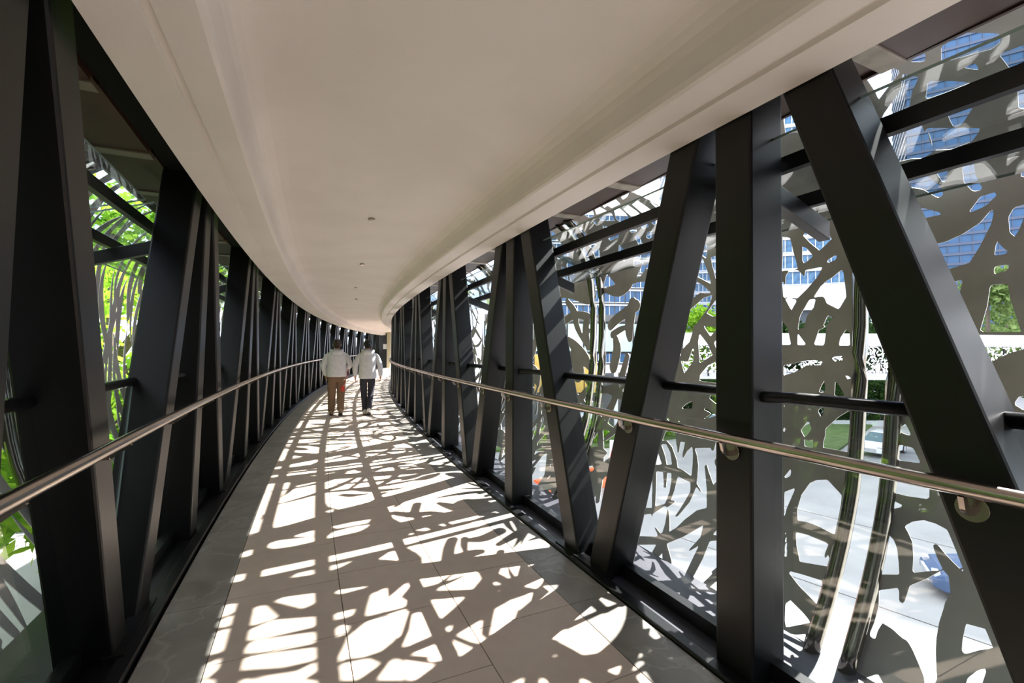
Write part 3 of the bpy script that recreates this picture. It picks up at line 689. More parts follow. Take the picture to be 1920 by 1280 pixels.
def parse(t): return [[tuple(float(q) / 1000 for q in p.split(',')) for p in ln.split()] for ln in t.strip().splitlines()]
def grow(rng, s0, s1, n, tall=False, keep=None):
    """free-hand leaf and stem strokes over the unrolled screen between s0 and s1"""
    out = []; tries = 0; L = s1 - s0
    cells = [(i, j) for i in range(int(L / 0.30) + 1) for j in range(11)]; rng.shuffle(cells)
    while len(out) < n and tries < n * 6:
        i, j = cells[tries % len(cells)]; tries += 1
        s = s0 + (i + rng.random()) * 0.30; v = (j + rng.random()) * VMAX / 11
        kind = rng.random()
        if tall: th = rng.gauss(math.pi / 2, 0.28); ln = rng.uniform(.6, 1.5); w = rng.uniform(.05, .11); kap = rng.uniform(-.8, .8)
        elif kind < .55: th = rng.uniform(0, 2 * math.pi); ln = rng.uniform(.55, 1.2); w = rng.uniform(.055, .10); kap = rng.uniform(-2.0, 2.0)
        elif kind < .8: th = rng.gauss(math.pi / 2, 0.5); ln = rng.uniform(.8, 1.5); w = rng.uniform(.06, .11); kap = rng.uniform(-1.0, 1.0)
        else: th = rng.uniform(0, 2 * math.pi); ln = rng.uniform(.35, .6); w = rng.uniform(.13, .22); kap = rng.uniform(-1.0, 1.0)
        N = 7; pts = []; x, y = s, v; a = th - kap * ln / 2; x -= math.cos(th) * ln / 2; y -= math.sin(th) * ln / 2
        for q in range(N):
            t = q / (N - 1); ww = w * (0.06 + math.sin(math.pi * min(1, 0.18 + 0.82 * t)) ** 0.8) if kind < .8 else w * (0.05 + math.sin(math.pi * t))
            pts.append((x, y, a, ww)); x += math.cos(a) * ln / (N - 1); y += math.sin(a) * ln / (N - 1); a += kap * ln / (N - 1)
        if any(p[1] < -0.05 or p[1] > VMAX + 0.05 for p in pts[1:-1]): continue
        if any(p[0] < s0 - 0.25 or p[0] > s1 + 0.25 for p in pts): continue
        if keep is not None and not keep(pts): continue
        out.append([(p[0] - math.sin(p[2]) * p[3] / 2, p[1] + math.cos(p[2]) * p[3] / 2, p[0] + math.sin(p[2]) * p[3] / 2, p[1] - math.cos(p[2]) * p[3] / 2) for p in pts])
    return out
def seg_dist(X, Y, P, closed=True):
    d = np.full(X.shape, 9.0); n = len(P)
    for i in range(n if closed else n - 1):
        (x0, y0), (x1, y1) = P[i], P[(i + 1) % n]; dx, dy = x1 - x0, y1 - y0; L2 = dx * dx + dy * dy + 1e-12
        t = np.clip(((X - x0) * dx + (Y - y0) * dy) / L2, 0, 1); d = np.minimum(d, np.hypot(X - x0 - t * dx, Y - y0 - t * dy))
    return d
def inside(X, Y, P):
    c = np.zeros(X.shape, bool); n = len(P)
    for i in range(n):
        (x0, y0), (x1, y1) = P[i], P[(i + 1) % n]
        if y0 != y1: c ^= ((y0 > Y) != (y1 > Y)) & (X < (x1 - x0) * (Y - y0) / (y1 - y0) + x0)
    return c
def cut_sheet(s0, s1, strokes, opens, panes, gaps, sign=-1, h=0.011):
    """one sheet of metal with its openings cut out: distance field on the unrolled sheet, outlined by marching squares"""
    ns, nv = int((s1 - s0) / h) + 1, int(VMAX / h) + 1
    S = s0 + np.arange(ns) * h; V = np.arange(nv) * (VMAX / (nv - 1)); X, Y = np.meshgrid(S, V, indexing='ij')
    def win(x0, x1, y0, y1):
        return slice(max(0, int((x0 - s0) / h) - 1), max(0, int((x1 - s0) / h) + 2)), slice(max(0, int(y0 / h) - 1), max(0, int(y1 / h) + 2))
    Fh = np.full(X.shape, -0.08)
    for r in strokes:
        R = cat(r, 3); C = np.stack([(R[:, 0] + R[:, 2]) / 2, (R[:, 1] + R[:, 3]) / 2], 1); w = np.hypot(R[:, 0] - R[:, 2], R[:, 1] - R[:, 3]) / 2
        a, b = win(C[:, 0].min() - .2, C[:, 0].max() + .2, C[:, 1].min() - .2, C[:, 1].max() + .2); x, y = X[a, b], Y[a, b]
        if x.size == 0: continue
        best = Fh[a, b].copy()
        for i in range(len(C) - 1):
            dx, dy = C[i + 1] - C[i]; t = np.clip(((x - C[i, 0]) * dx + (y - C[i, 1]) * dy) / (dx * dx + dy * dy + 1e-12), 0, 1)
            best = np.maximum(best, w[i] * (1 - t) + w[i + 1] * t - np.hypot(x - C[i, 0] - t * dx, y - C[i, 1] - t * dy))
        Fh[a, b] = best
    Fw = np.full(X.shape, 0.08); mask = np.zeros(X.shape, bool)
    for P in panes: mask |= inside(X, Y, P)
    for P in opens:
        A = np.array(P); a, b = win(A[:, 0].min() - .1, A[:, 0].max() + .1, A[:, 1].min() - .1, A[:, 1].max() + .1); x, y = X[a, b], Y[a, b]
        if x.size == 0: continue
        d = seg_dist(x, y, P); Fw[a, b] = np.minimum(Fw[a, b], np.where(inside(x, y, P), -d, d) - 0.0005)
    F = np.where(mask, Fw, Fh)
    F = np.maximum(F, 0.014 - np.abs(Y - VMAX + 0.014)); F = np.maximum(F, 0.03 - np.abs(Y - 0.05))
    for c, hw in gaps: F = np.minimum(F, np.abs(X - c) - hw)
    F[0, :] = F[-1, :] = -0.01; F[:, 0] = F[:, -1] = -0.01; F = np.where(np.abs(F) < 1e-4, 1e-4, F)
    verts = []; faces = []; idx = {}
    def pt(s, v):
        k = (round(s, 4), round(v, 4))
        if k not in idx: idx[k] = len(verts); verts.append(k)
        return idx[k]
    full = (F[:-1, :-1] > 0) & (F[1:, :-1] > 0) & (F[1:, 1:] > 0) & (F[:-1, 1:] > 0)
    anyp = (F[:-1, :-1] > 0) | (F[1:, :-1] > 0) | (F[1:, 1:] > 0) | (F[:-1, 1:] > 0)
    for j in range(nv - 1):
        i = 0; row = full[:, j]
        while i < ns - 1:
            if row[i]:
                k = i
                while k < ns - 1 and row[k] and k - i < 24: k += 1
                faces.append((pt(S[i], V[j]), pt(S[k], V[j]), pt(S[k], V[j + 1]), pt(S[i], V[j + 1]))); i = k
            else: i += 1
    rim = []
    for i, j in np.argwhere(anyp & ~full):
        q = [(i, j), (i + 1, j), (i + 1, j + 1), (i, j + 1)]; poly = []; cut = []
        for a, b in zip(q, q[1:] + q[:1]):
            fa, fb = F[a], F[b]
            if fa > 0: poly.append(pt(S[a[0]], V[a[1]]))
            if (fa > 0) != (fb > 0):
                t = fa / (fa - fb); k = pt(S[a[0]] + (S[b[0]] - S[a[0]]) * t, V[a[1]] + (V[b[1]] - V[a[1]]) * t); poly.append(k); cut.append((k, fa > 0))
        if len(poly) > 2: faces.append(tuple(poly))
        if len(cut) == 2: rim.append((cut[0][0], cut[1][0]) if cut[0][1] else (cut[1][0], cut[0][0]))
    vv = np.array(verts); n = len(vv); L = []
    for off in (0.028, 0.032):
        o, z = prof_at(vv[:, 1], off); o = o if sign < 0 else -1.09 - o; a = A0 - vv[:, 0] / RAD; L.append(np.stack([CX + (RAD + o) * np.cos(a), CY + (RAD + o) * np.sin(a), z], 1))
    mb = MB(); mb.v = [tuple(p) for p in np.vstack(L)]
    mb.f = faces + [tuple(k + n for k in reversed(f)) for f in faces] + [(a, b, b + n, a + n) for a, b in rim]
    me = bpy.data.meshes.new('screen_sheet'); me.from_pydata(mb.v, [], mb.f); me.materials.append(M['screen']); return me
def build_screen(sign, label):
    root = thing('leaf_screen', label, 'screen'); rng = random.Random(11 if sign < 0 else 23)
    variants = []; inv = frame(0).inverted()
    for q in range(3):
        me = cut_sheet(0, 2.64, grow(rng, 0, 2.64, 84 if sign < 0 else 78, tall=(sign > 0)), [], [], [(1.255, .075)], sign)
        me.transform(inv); variants.append(me)
    if sign < 0:
        tr = [r for r in parse(TRACED) if r[0][0] > 3.0]
        pts = np.array([((a + c) / 2, (b + d) / 2) for r in tr for (a, b, c, d) in cat(r, 2)])
        def keep(ps): return all(np.min((pts[:, 0] - p[0]) ** 2 + (pts[:, 1] - p[1]) ** 2) > 0.09 ** 2 for p in ps)
        strokes = tr + grow(rng, 0.3, 5.3, 205, keep=keep)
        obj('screen_sheet', cut_sheet(0.2, 5.4, strokes, parse(OPEN), parse(PANES), [(1.375, .075), (4.015, .075)]), root, m=M['screen']); starts = [0.2 - 2.64 * k for k in (1, 2, 3, 4, 5)] + [5.4 + 2.64 * k for k in range(13)]
    else:
        starts = [-2.52 + 2.64 * k for k in range(-4, 14)]
    for k, s in enumerate(starts): obj('screen_sheet', variants[k % 3], root, frame(s))
    # twin polished pipes behind every sheet edge
    mb = MB(); vv = np.linspace(0.10, VMAX, 22)
    for ds in (-0.08, 0.08):
        o, z = prof_at(vv, -0.012)
        if sign > 0: o = -1.09 - o
        mb.tube([(ds, b, c) for b, c in zip(o, z)], 0.036, 10)
    me = mb.mesh('twin_pipe', M['chrome'])
    for k in range(-5, 14):
        s = 1.375 + 2.64 * k
        if s < 36: obj('twin_pipe', me, root, frame(s))
    return root
build_screen(-1, 'cut metal leaf screen on twin pipes outside the right side')
build_screen(1, 'cut metal leaf screen on twin pipes outside the left side')

# ------------------------------------------------------------------ far end of the bridge
endw = tag(obj('wall_end', (lambda m: (curve_box(m, 38.0, 38.3, 0.12, 1.6, -0.1, 3.0), m)[1])(MB()), m=M['endwall']), 'dark wall closing the far end of the footbridge', 'wall', kind='structure')
tag(obj('light_block_back', (lambda m: (curve_box(m, -13.9, -13.6, -2.3, 1.3, -0.1, 3.0), m)[1])(MB()), m=M['endwall']), 'dark wall added behind the camera to block light from the open end', 'wall', kind='structure')  # unseen wall, added to keep sky light from entering behind the camera
mb = MB(); curve_box(mb, 37.6, 38.2, -0.12, 0.14, 0, 2.86); obj('column', mb, endw, m=M['palecol'])
mb = MB(); curve_box(mb, 37.97, 37.99, 0.22, 0.50, 1.50, 1.90); tag(obj('notice', mb, m=M['paper']), 'small white notice on the dark wall at the far end', 'sign')

# ------------------------------------------------------------------ people
def skin_body(name, verts, edges, radii, m, parent=None, sub=2, root=0, mtx=None):
    me = bpy.data.meshes.new(name); me.from_pydata(verts, edges, []); me.materials.append(m)
    o = bpy.data.objects.new(name, me); COL.objects.link(o)
    if parent is not None: o.parent = parent
    s = o.modifiers.new('skin', 'SKIN'); s.use_smooth_shade = True
    me_sv = me.skin_vertices[0].data if len(me.skin_vertices) else None
    if me_sv is None:
        bm = bmesh.new(); bm.from_mesh(me); bm.verts.layers.skin.verify(); bm.to_mesh(me); bm.free(); me_sv = me.skin_vertices[0].data
    for i, r in enumerate(radii):
        me_sv[i].radius = r if hasattr(r, '__len__') else (r, r); me_sv[i].use_root = (i == root)
    d = o.modifiers.new('sub', 'SUBSURF'); d.levels = sub; d.render_levels = sub
    return o
def lofted(name, rings, m, parent, n=20, closed=True):
    """rings: (cx, cy, z, rx, ry) stacked; one smooth continuous surface"""
    mb = MB(); vs = []; fs = []
    for (cx, cy, z, rx, ry) in rings:
        for k in range(n):
            a = 2 * math.pi * k / n; c, s = math.cos(a), math.sin(a)
            e = 0.8; vs.append((cx + rx * math.copysign(abs(c) ** e, c), cy + ry * math.copysign(abs(s) ** e, s), z))
    for i in range(len(rings) - 1):
        for k in range(n): fs.append((i * n + k, i * n + (k + 1) % n, (i + 1) * n + (k + 1) % n, (i + 1) * n + k))
    if closed: fs += [tuple(reversed(range(n))), tuple(range((len(rings) - 1) * n, len(rings) * n))]
    mb.add(vs, fs, True); o = obj(name, mb, parent, m=m); d = o.modifiers.new('sub', 'SUBSURF'); d.levels = 1; d.render_levels = 1
    return o
def hand_nodes(V, E, R, wrist, down, side, out, curl=0.5):
    """palm and five bent fingers grown from the wrist vertex; down/side/out are unit vectors"""
    w = V[wrist]; down, side, out = Vector(down), Vector(side), Vector(out)
    base = Vector(w)
    V.append(tuple(base + down * 0.045)); R.append((0.020, 0.032)); E.append((wrist, len(V) - 1)); palm = len(V) - 1
    V.append(tuple(base + down * 0.085)); R.append((0.016, 0.034)); E.append((palm, len(V) - 1)); kn = len(V) - 1
    for j, (off, ln) in enumerate(((-0.030, 0.062), (-0.010, 0.074), (0.011, 0.070), (0.030, 0.054))):
        prev = kn; p = base + down * 0.088 + side * off; d = down.copy()
        for q, f in enumerate((0.0, 0.48, 0.82, 1.0)):
            if q: d = (down * math.cos(curl * q) + out * math.sin(curl * q)); p = p + d * ln * (f - (0.0, 0.0, 0.48, 0.82)[q])
            V.append(tuple(p)); R.append((0.0095 - 0.0012 * q,) * 2); E.append((prev, len(V) - 1)); prev = len(V) - 1
    prev = palm; p = base + down * 0.035 - side * 0.028
    for q, ln in enumerate((0.0, 0.032, 0.026)):
        p = p + (down * 0.75 - side * 0.55 + out * 0.35).normalized() * ln
        V.append(tuple(p)); R.append((0.0115 - 0.0015 * q,) * 2); E.append((prev, len(V) - 1)); prev = len(V) - 1
def person(s, o, turn, label, hair, trouser, shoe, pose, wide=1.0):
    root = thing('person', label, 'person', W(s, o, 0), heading(s) - math.pi / 2 + turn)
    # local axes: x to the right, y forward (away from the camera), z up
    P = pose; V = []; E = []; R = []
    def v(p, r, to=None):
        V.append(tuple(p)); R.append(r if hasattr(r, '__len__') else (r, r))
        if to is not None: E.append((to, len(V) - 1))
        return len(V) - 1
    pel = v((0, 0, .93), (.135 * wide, .10)); wa = v((0, .0, 1.07), (.135 * wide, .10), pel); ch = v((0, .0, 1.27), (.155 * wide, .115), wa); nk0 = v((0, .0, 1.43), (.075, .065), ch)
    nk = v((0, .015, 1.48), (.052, .055), nk0); hd0 = v((0, .03, 1.545), (.070, .080), nk); hd1 = v((0, .035, 1.615), (.076, .092), hd0); v((0, .03, 1.668), (.05, .062), hd1)
    for sgn, A in ((-1, P['armL']), (1, P['armR'])):
        sh = v((sgn * .175 * wide, 0, 1.345), .046, ch); el = v(A[0], .045, sh); wr = v(A[1], .030, el)
        d = (Vector(A[1]) - Vector(A[0])).normalized(); d = (d + Vector((0, 0, -0.5))).normalized()
        sd = Vector((0, 1, 0)); sd = (sd - d * sd.dot(d)).normalized() * -1.0; ou = d.cross(sd) * (1 if sgn > 0 else 1)
        if ou.x * sgn > 0: ou = -ou
        hand_nodes(V, E, R, wr, d, sd, ou)
    for sgn, L in ((-1, P['legL']), (1, P['legR'])):
        hp = v((sgn * .095, 0, .88), .092, pel); kn = v(L[0], .062, hp); an = v(L[1], .042, kn); v(L[2], (.034, .03), an)
    skin_body('body', V, E, R, M['skin'], root, 2)
    # ears, nose: small continuous bumps on the head
    for sg in (-1, 1):
        mb = MB(); mb.blob((sg * .083, .025, 1.585), (.012, .020, .032), 8, 6); obj('ear', mb, root, m=M['skin'])
    mb = MB(); mb.blob((0, .130, 1.580), (.014, .020, .022), 8, 6); obj('nose', mb, root, m=M['skin'])
    # hair: a cap that leaves the nape, cheeks and face free
    mb = MB(); mb.blob((0, .022, 1.632), (.093, .108, .088), 18, 12)
    mb.v = [(x + 0.004 * math.sin(40 * z + 31 * x), y - (0.012 if z < 1.6 else 0), z if y < 0.09 else max(z, 1.635)) for x, y, z in mb.v]
    mb.blob((0, -.045, 1.572), (.076, .052, .062), 14, 8); obj('hair', mb, root, m=hair)
    # jacket: torso, sleeves and hood
    jk = bpy.data.objects.new('jacket', None)
    hz = P['hem']
    jk = lofted('jacket', [(0, -.005, hz, .185 * wide, .135), (0, -.005, hz + .012, .200 * wide, .15), (0, -.01, hz + .06, .208 * wide, .152), (0, -.01, 1.02, 0.192 * wide, .145), (0, -.01, 1.16, .192 * wide, .145), (0, -.01, 1.29, .198 * wide, .145), (0, -.005, 1.37, 0.195 * wide, .122), (0, 0, 1.43, .155 * wide, .10), (0, .005, 1.465, .095, .082), (0, .01, 1.49, .070, .070)], M['jacket'], root, 24)
    for sgn, A in ((-1, P['armL']), (1, P['armR'])):
        V2 = [(sgn * .10 * wide, 0, 1.345), (sgn * .19 * wide, -.005, 1.35)]; a = Vector(A[0]); b = Vector(A[1]); c = Vector(V2[1])
        V2 += [tuple(c * .5 + a * .5), tuple(a), tuple(a * .5 + b * .5), tuple(b * .93 + a * .07), tuple(b)]
        skin_body('sleeve', V2, [(i, i + 1) for i in range(6)], [.080, .074, .070, .064, .060, .052, .042], M['jacket'], jk, 2)
    mb = MB()                                   # hood lying on the back
    for k in range(9):
        t = k / 8
    pts = [(-.115, .03, 1.465), (-.110, -.055, 1.450), (-.07, -.125, 1.415), (0, -.150, 1.385), (.07, -.125, 1.415), (.110, -.055, 1.450), (.115, .03, 1.465)]
    skin_body('hood', [tuple(p) for p in pts], [(i, i + 1) for i in range(6)], [.030, .042, .054, .066, .054, .042, .030], M['jacket'], jk, 2, root=3)
    # trousers
    tv = [(0, 0, .97), (0, 0, .90)]; te = [(0, 1)]; tr = [(.16 * wide, .12), (.165 * wide, .125)]
    for sgn, L in ((-1, P['legL']), (1, P['legR'])):
        b = len(tv); k = Vector(L[0]); a = Vector(L[1]); h = Vector((sgn * .095, 0, .80))
        tv += [tuple(h), tuple(h * .5 + k * .5), tuple(k), tuple(k * .5 + a * .5), tuple(a + Vector((0, 0, .03))), tuple(a + Vector((0, 0, -.015)))]
        te += [(1, b)] + [(b + i, b + i + 1) for i in range(5)]; tr += [P['tr'] * q for q in (.112, .102, .088, .080, .076, .078)]
    skin_body('trousers', tv, te, tr, trouser, root, 2)
    for L, tilt in ((P['legL'], P['tilt'][0]), (P['legR'], P['tilt'][1])):
        a = Vector(L[1]); R3 = Matrix.Translation((a.x, a.y - 0.02, a.z)) @ Matrix.Rotation(tilt, 4, 'X')
        d = -(P['ank'])
        mb = MB(); mb.blob((0, .07, d + .048), (.047, .140, .048), 14, 8, None); mb.blob((0, -.01, d + .075), (.045, .060, .062), 12, 8)
        mb.v = [tuple(R3 @ Vector((x, y, max(z, d + .014)))) for x, y, z in mb.v]; sh = obj('shoe', mb, root, m=shoe)
        mb = MB(); mb.blob((0, .07, d + .012), (.050, .145, .012), 16, 4); mb.v = [tuple(R3 @ Vector(p)) for p in mb.v]; obj('sole', mb, sh, m=M['sole'])
    return root
pA = dict(armL=((-.29, -.02, 1.12), (-.235, .10, .90)), armR=((.30, -.06, 1.13), (.235, .13, 1.06)), legL=((-.10, .03, .50), (-.105, -.03, .085), (-.105, .05, .03)), legR=((.095, .02, .50), (.095, -.16, .12), (.095, -.09, .05)), tilt=(0, -.42), ank=.085, hem=.86, tr=1.06)
pB = dict(armL=((-.275, -.02, 1.12), (-.265, .05, .88)), armR=((.275, -.03, 1.12), (.29, .03, .88)), legL=((-.075, .04, .50), (-.05, .02, .085), (-.05, .1, .03)), legR=((.075, .01, .50), (.03, -.12, .12), (.03, -.05, .05)), tilt=(0, -.45), ank=.085, hem=.82, tr=.86)
person(11.1, -0.336, 0.0, 'man in white hooded jacket and loose brown trousers, walking away on the left', M['hairbrown'], M['brown'], M['shoe'], pA, 1.08)
person(10.95, -1.00, 0.0, 'man in white hooded jacket and slim dark navy trousers, walking away on the right', M['hairblack'], M['navy'], M['shoew'], pB, 0.98)

f = frame(11.1, -0.336); t = thing('pouch', 'small red pouch hanging at the right thigh of the man in brown trousers', 'pouch', W(11.02, -0.336 - 0.135, 0.545), heading(11.1) - math.pi / 2)
mb = MB(); mb.hexa([(-.042, -.075, 0), (.042, -.075, 0), (.042, -.045, 0), (-.042, -.045, 0), (-.034, -.072, .11), (.034, -.072, .11), (.034, -.048, .11), (-.034, -.048, .11)]); obj('bag', mb, t, m=M['red'], bevel=.02)
mb = MB(); mb.tube([(0, -.06, .10), (.06, -.05, .22), (.11, .0, .40), (.12, .08, .49)], .006, 6); obj('strap', mb, t, m=M['red'])

# ------------------------------------------------------------------ the street below
G = -5.5
mb = MB(); mb.box(-160, 220, -60, 320, G - 0.4, G); street = tag(obj('street', mb, m=M['road']), 'pale concrete street and forecourt below the footbridge', 'street', kind='structure')
def strip(name, pts, z0, z1, m, label, cat):
    mb = MB(); n = len(pts); vs = [(x, y, z0) for x, y in pts] + [(x, y, z1) for x, y in pts]
    mb.add(vs, [tuple(range(n)), tuple(range(n, 2 * n))] + [(i, (i + 1) % n, n + (i + 1) % n, n + i) for i in range(n)])
    o = obj(name, mb, m=m); tag(o, label, cat, kind='structure'); return o
strip('road', [(17, 10), (46, 28), (80, 60), (60, 62), (27, 36.5), (20.5, 29.0), (9, 19)][::-1] if False else [(21, 24), (60, 40), (70, 52), (36, 36.5), (22, 29.6)], G, G + 0.01, M['asphalt'], 'grey asphalt lane beyond the lawn island', 'road')
strip('lawn', [(17.6, 29.6), (22.5, 31.6), (34, 43), (29, 44), (18.5, 33.5)], G, G + 0.16, M['grass'], 'green lawn island with a pale kerb beside the lane', 'lawn')
strip('lawn', [(-8, 30), (6.5, 32.5), (16, 38), (14, 42), (-8, 36)], G, G + 0.16, M['grass'], 'long grass verge across the street behind the barriers', 'lawn')
strip('lawn', [(-60, 8), (-15.5, 18), (-9.5, 32), (-12, 60), (-60, 60)], G, G + 0.12, M['grass'], 'shaded grass under the trees on the left', 'lawn')
# concrete slab joints seen through the screen
mb = MB()
for (a, b) in (((10.2, 23.4), (17.4, 14.5)), ((6.0, 17.6), (13.0, 9.2))):
    d = (Vector((*b, 0)) - Vector((*a, 0))).normalized(); n = Vector((-d.y, d.x, 0)) * 0.02
    p = [Vector((*a, 0)) - n, Vector((*b, 0)) - n, Vector((*b, 0)) + n, Vector((*a, 0)) + n]
    mb.hexa([q + Vector((0, 0, G)) for q in p] + [q + Vector((0, 0, G + .004)) for q in p])
obj('slab_joint', mb, street, m=M['joint'])

# ------------------------------------------------------------------ plants
def tree(name, x, y, h, r, crown_lo, nleaf, leaf, lm, label, seed, trunk=True, group=None, z=G):
    rng = random.Random(seed); t = thing(name, label, 'tree', (x, y, z), 0, group)
    mb = MB()
    if trunk:
        pts = [(0, 0, 0), (.05, .03, h * .25), (-.03, .06, h * .5), (.02, 0, h * .85)]
        mb.tube(pts, [h * .028, h * .022, h * .017, h * .006], 9)
        for k in range(6):
            a = rng.uniform(0, 6.28); z0 = h * rng.uniform(.3, .6); q = Vector((math.cos(a) * r * .7, math.sin(a) * r * .7, z0 + h * .2))
            mb.tube([(0, 0, z0), tuple(Vector((0, 0, z0)).lerp(q, .5) + Vector((0, 0, .1))), tuple(q)], [h * .013, h * .009, h * .004], 6)
        obj('trunk', mb, t, m=M['bark'])
    N = nleaf; C = []
    for k in range(26):
        a = rng.uniform(0, 6.28); q = math.sqrt(rng.random()); zz = rng.random(); rr = r * math.sqrt(max(.05, 1 - (2 * zz - 1) ** 2))
        C.append((math.cos(a) * q * rr, math.sin(a) * q * rr, crown_lo + zz * (h - crown_lo)))
    nr = np.random.RandomState(seed); C = np.array(C); c = C[nr.randint(0, len(C), N)] + nr.normal(0, 1, (N, 3)) * r * np.array([.19, .19, .15])
    u = nr.normal(0, 1, (N, 3)); u /= np.linalg.norm(u, axis=1)[:, None]; w = np.cross(u, nr.normal(0, 1, (N, 3))); w /= np.linalg.norm(w, axis=1)[:, None]
    sz = leaf * nr.uniform(.6, 1.3, (N, 1)); V = np.stack([c - u * sz, c + w * sz * .5, c + u * sz, c - w * sz * .5], 1).reshape(-1, 3)
    me = bpy.data.meshes.new('foliage'); me.from_pydata(V.tolist(), [], np.arange(4 * N).reshape(-1, 4).tolist()); me.materials.append(lm)
    f = obj('foliage', me, t); f['kind'] = 'stuff'; return t
TLs = [(5.5, 6.5, 11.5, 2.9), (8.0, 12.5, 13.0, 3.4), (11.5, 7.0, 12.0, 3.0), (15.0, 13.0, 14.0, 3.8), (17.5, 6.8, 12.5, 3.0), (3.5, 12.5, 13.0, 3.4), (24.5, 7.5, 12.0, 3.2), (22.0, 13.5, 14.0, 3.8), (2.6, 5.2, 8.0, 1.7), (8.4, 5.4, 8.5, 1.9)]
TL = [(W(s, o).x, W(s, o).y, h, r) for s, o, h, r in TLs]
TLbl = ['tall lime green tree close outside the left posts, first in view', 'tall lime green tree behind the first one on the left', 'lime green tree third along the left side', 'broad tall tree at the back on the left',
        'lime green tree half way along the left side', 'broad tree at the far left edge of the trees', 'lime green tree far along the left side', 'tallest lime green tree back from the left side', 'young lime green tree nearest the left screen', 'small bushy lime green tree between the left posts and the path']
for i, (x, y, h, r) in enumerate(TL): tree('tree', x, y, h, r, h * .28, 5200, .17, M['leafL'], TLbl[i], 40 + i, group='trees along the left side')
bank = thing('reflection_block_trees', 'dense dark trees added out of view on the left to block bright reflections', 'trees', W(-4, 7, G), 0, None, 'stuff')  # unseen trees, added to darken what the post faces reflect
for i, (s, o, h, r) in enumerate([(0.5, 9.5, 12.0, 3.0), (-4.5, 7.0, 11.5, 3.0), (-10.0, 9.0, 12.5, 3.4), (-6.0, 13.5, 13.5, 3.6), (-2.0, 5.2, 8.5, 1.9), (-8.0, 5.0, 8.0, 1.8)]):
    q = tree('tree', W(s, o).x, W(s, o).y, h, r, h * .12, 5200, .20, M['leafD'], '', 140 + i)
    for ch in list(q.children): ch.parent = bank; ch.location = q.location - bank.location; ch['kind'] = 'stuff'
    bpy.data.objects.remove(q)
TRr = [(44.0, 42.0, 13.8, 5.0, 'leafM', 'bushy sunlit tree above the opposite walkway at the right'), (54.0, 47.0, 13.0, 5.0, 'leafM', 'green tree right of the bushy one, beyond the opposite walkway'), (25.0, 60.0, 12.6, 3.6, 'leafL', 'feathery bright green tree in front of the balcony tower'),
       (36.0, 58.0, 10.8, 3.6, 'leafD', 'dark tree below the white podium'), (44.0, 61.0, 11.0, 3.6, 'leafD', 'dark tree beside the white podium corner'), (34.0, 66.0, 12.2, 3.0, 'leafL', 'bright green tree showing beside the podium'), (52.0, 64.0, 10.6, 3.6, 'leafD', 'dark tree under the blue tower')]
for i, (x, y, h, r, lm, lb) in enumerate(TRr): tree('tree', x, y, h, r, h * .3, 3200, .34, M[lm], lb, 70 + i)
for i, (x, y, h, r, lb) in enumerate([(12.4, 37.0, 1.7, 1.4, 'round lime shrub on the verge beside the barrier'), (15.6, 39.0, 1.6, 1.3, 'lime shrub right of the round one on the verge'), (6.2, 34.5, 1.5, 1.3, 'low lime shrub on the verge behind the orange barriers'), (3.0, 33.5, 1.4, 1.2, 'low lime shrub left of its neighbour on the verge')]):
    tree('shrub', x, y, h, r, .1, 1500, .12, M['leafL'], lb, 90 + i, trunk=False)
for i, (x, y, lb) in enumerate([(18.5, 44.0, 'clipped hedge block under the opposite walkway, left of the three'), (26.3, 44.0, 'clipped hedge block under the opposite walkway, middle of the three'), (34.1, 44.0, 'clipped hedge block under the opposite walkway, right of the three')]):
    rng = np.random.RandomState(7 + i); N = 5200; c = rng.uniform(-1, 1, (N, 3)) * np.array([3.6, .8, 2.0]) + np.array([0, 0, 2.4]); u = rng.normal(0, 1, (N, 3)); u /= np.linalg.norm(u, axis=1)[:, None]; w = np.cross(u, rng.normal(0, 1, (N, 3))); w /= np.linalg.norm(w, axis=1)[:, None]; s = rng.uniform(.14, .28, (N, 1))
    V = np.stack([c - u * s, c + w * s * .5, c + u * s, c - w * s * .5], 1).reshape(-1, 3); me = bpy.data.meshes.new('hedge'); me.from_pydata(V.tolist(), [], np.arange(4 * N).reshape(-1, 4).tolist()); me.materials.append(M['leafD'])
    t = thing('hedge', lb, 'hedge', (x, y, G)); f = obj('foliage', me, t); f['kind'] = 'stuff'
    mb = MB(); mb.box(-3.7, 3.7, -.9, .9, 0, .5); obj('planter', mb, t, m=M['offwhite'])

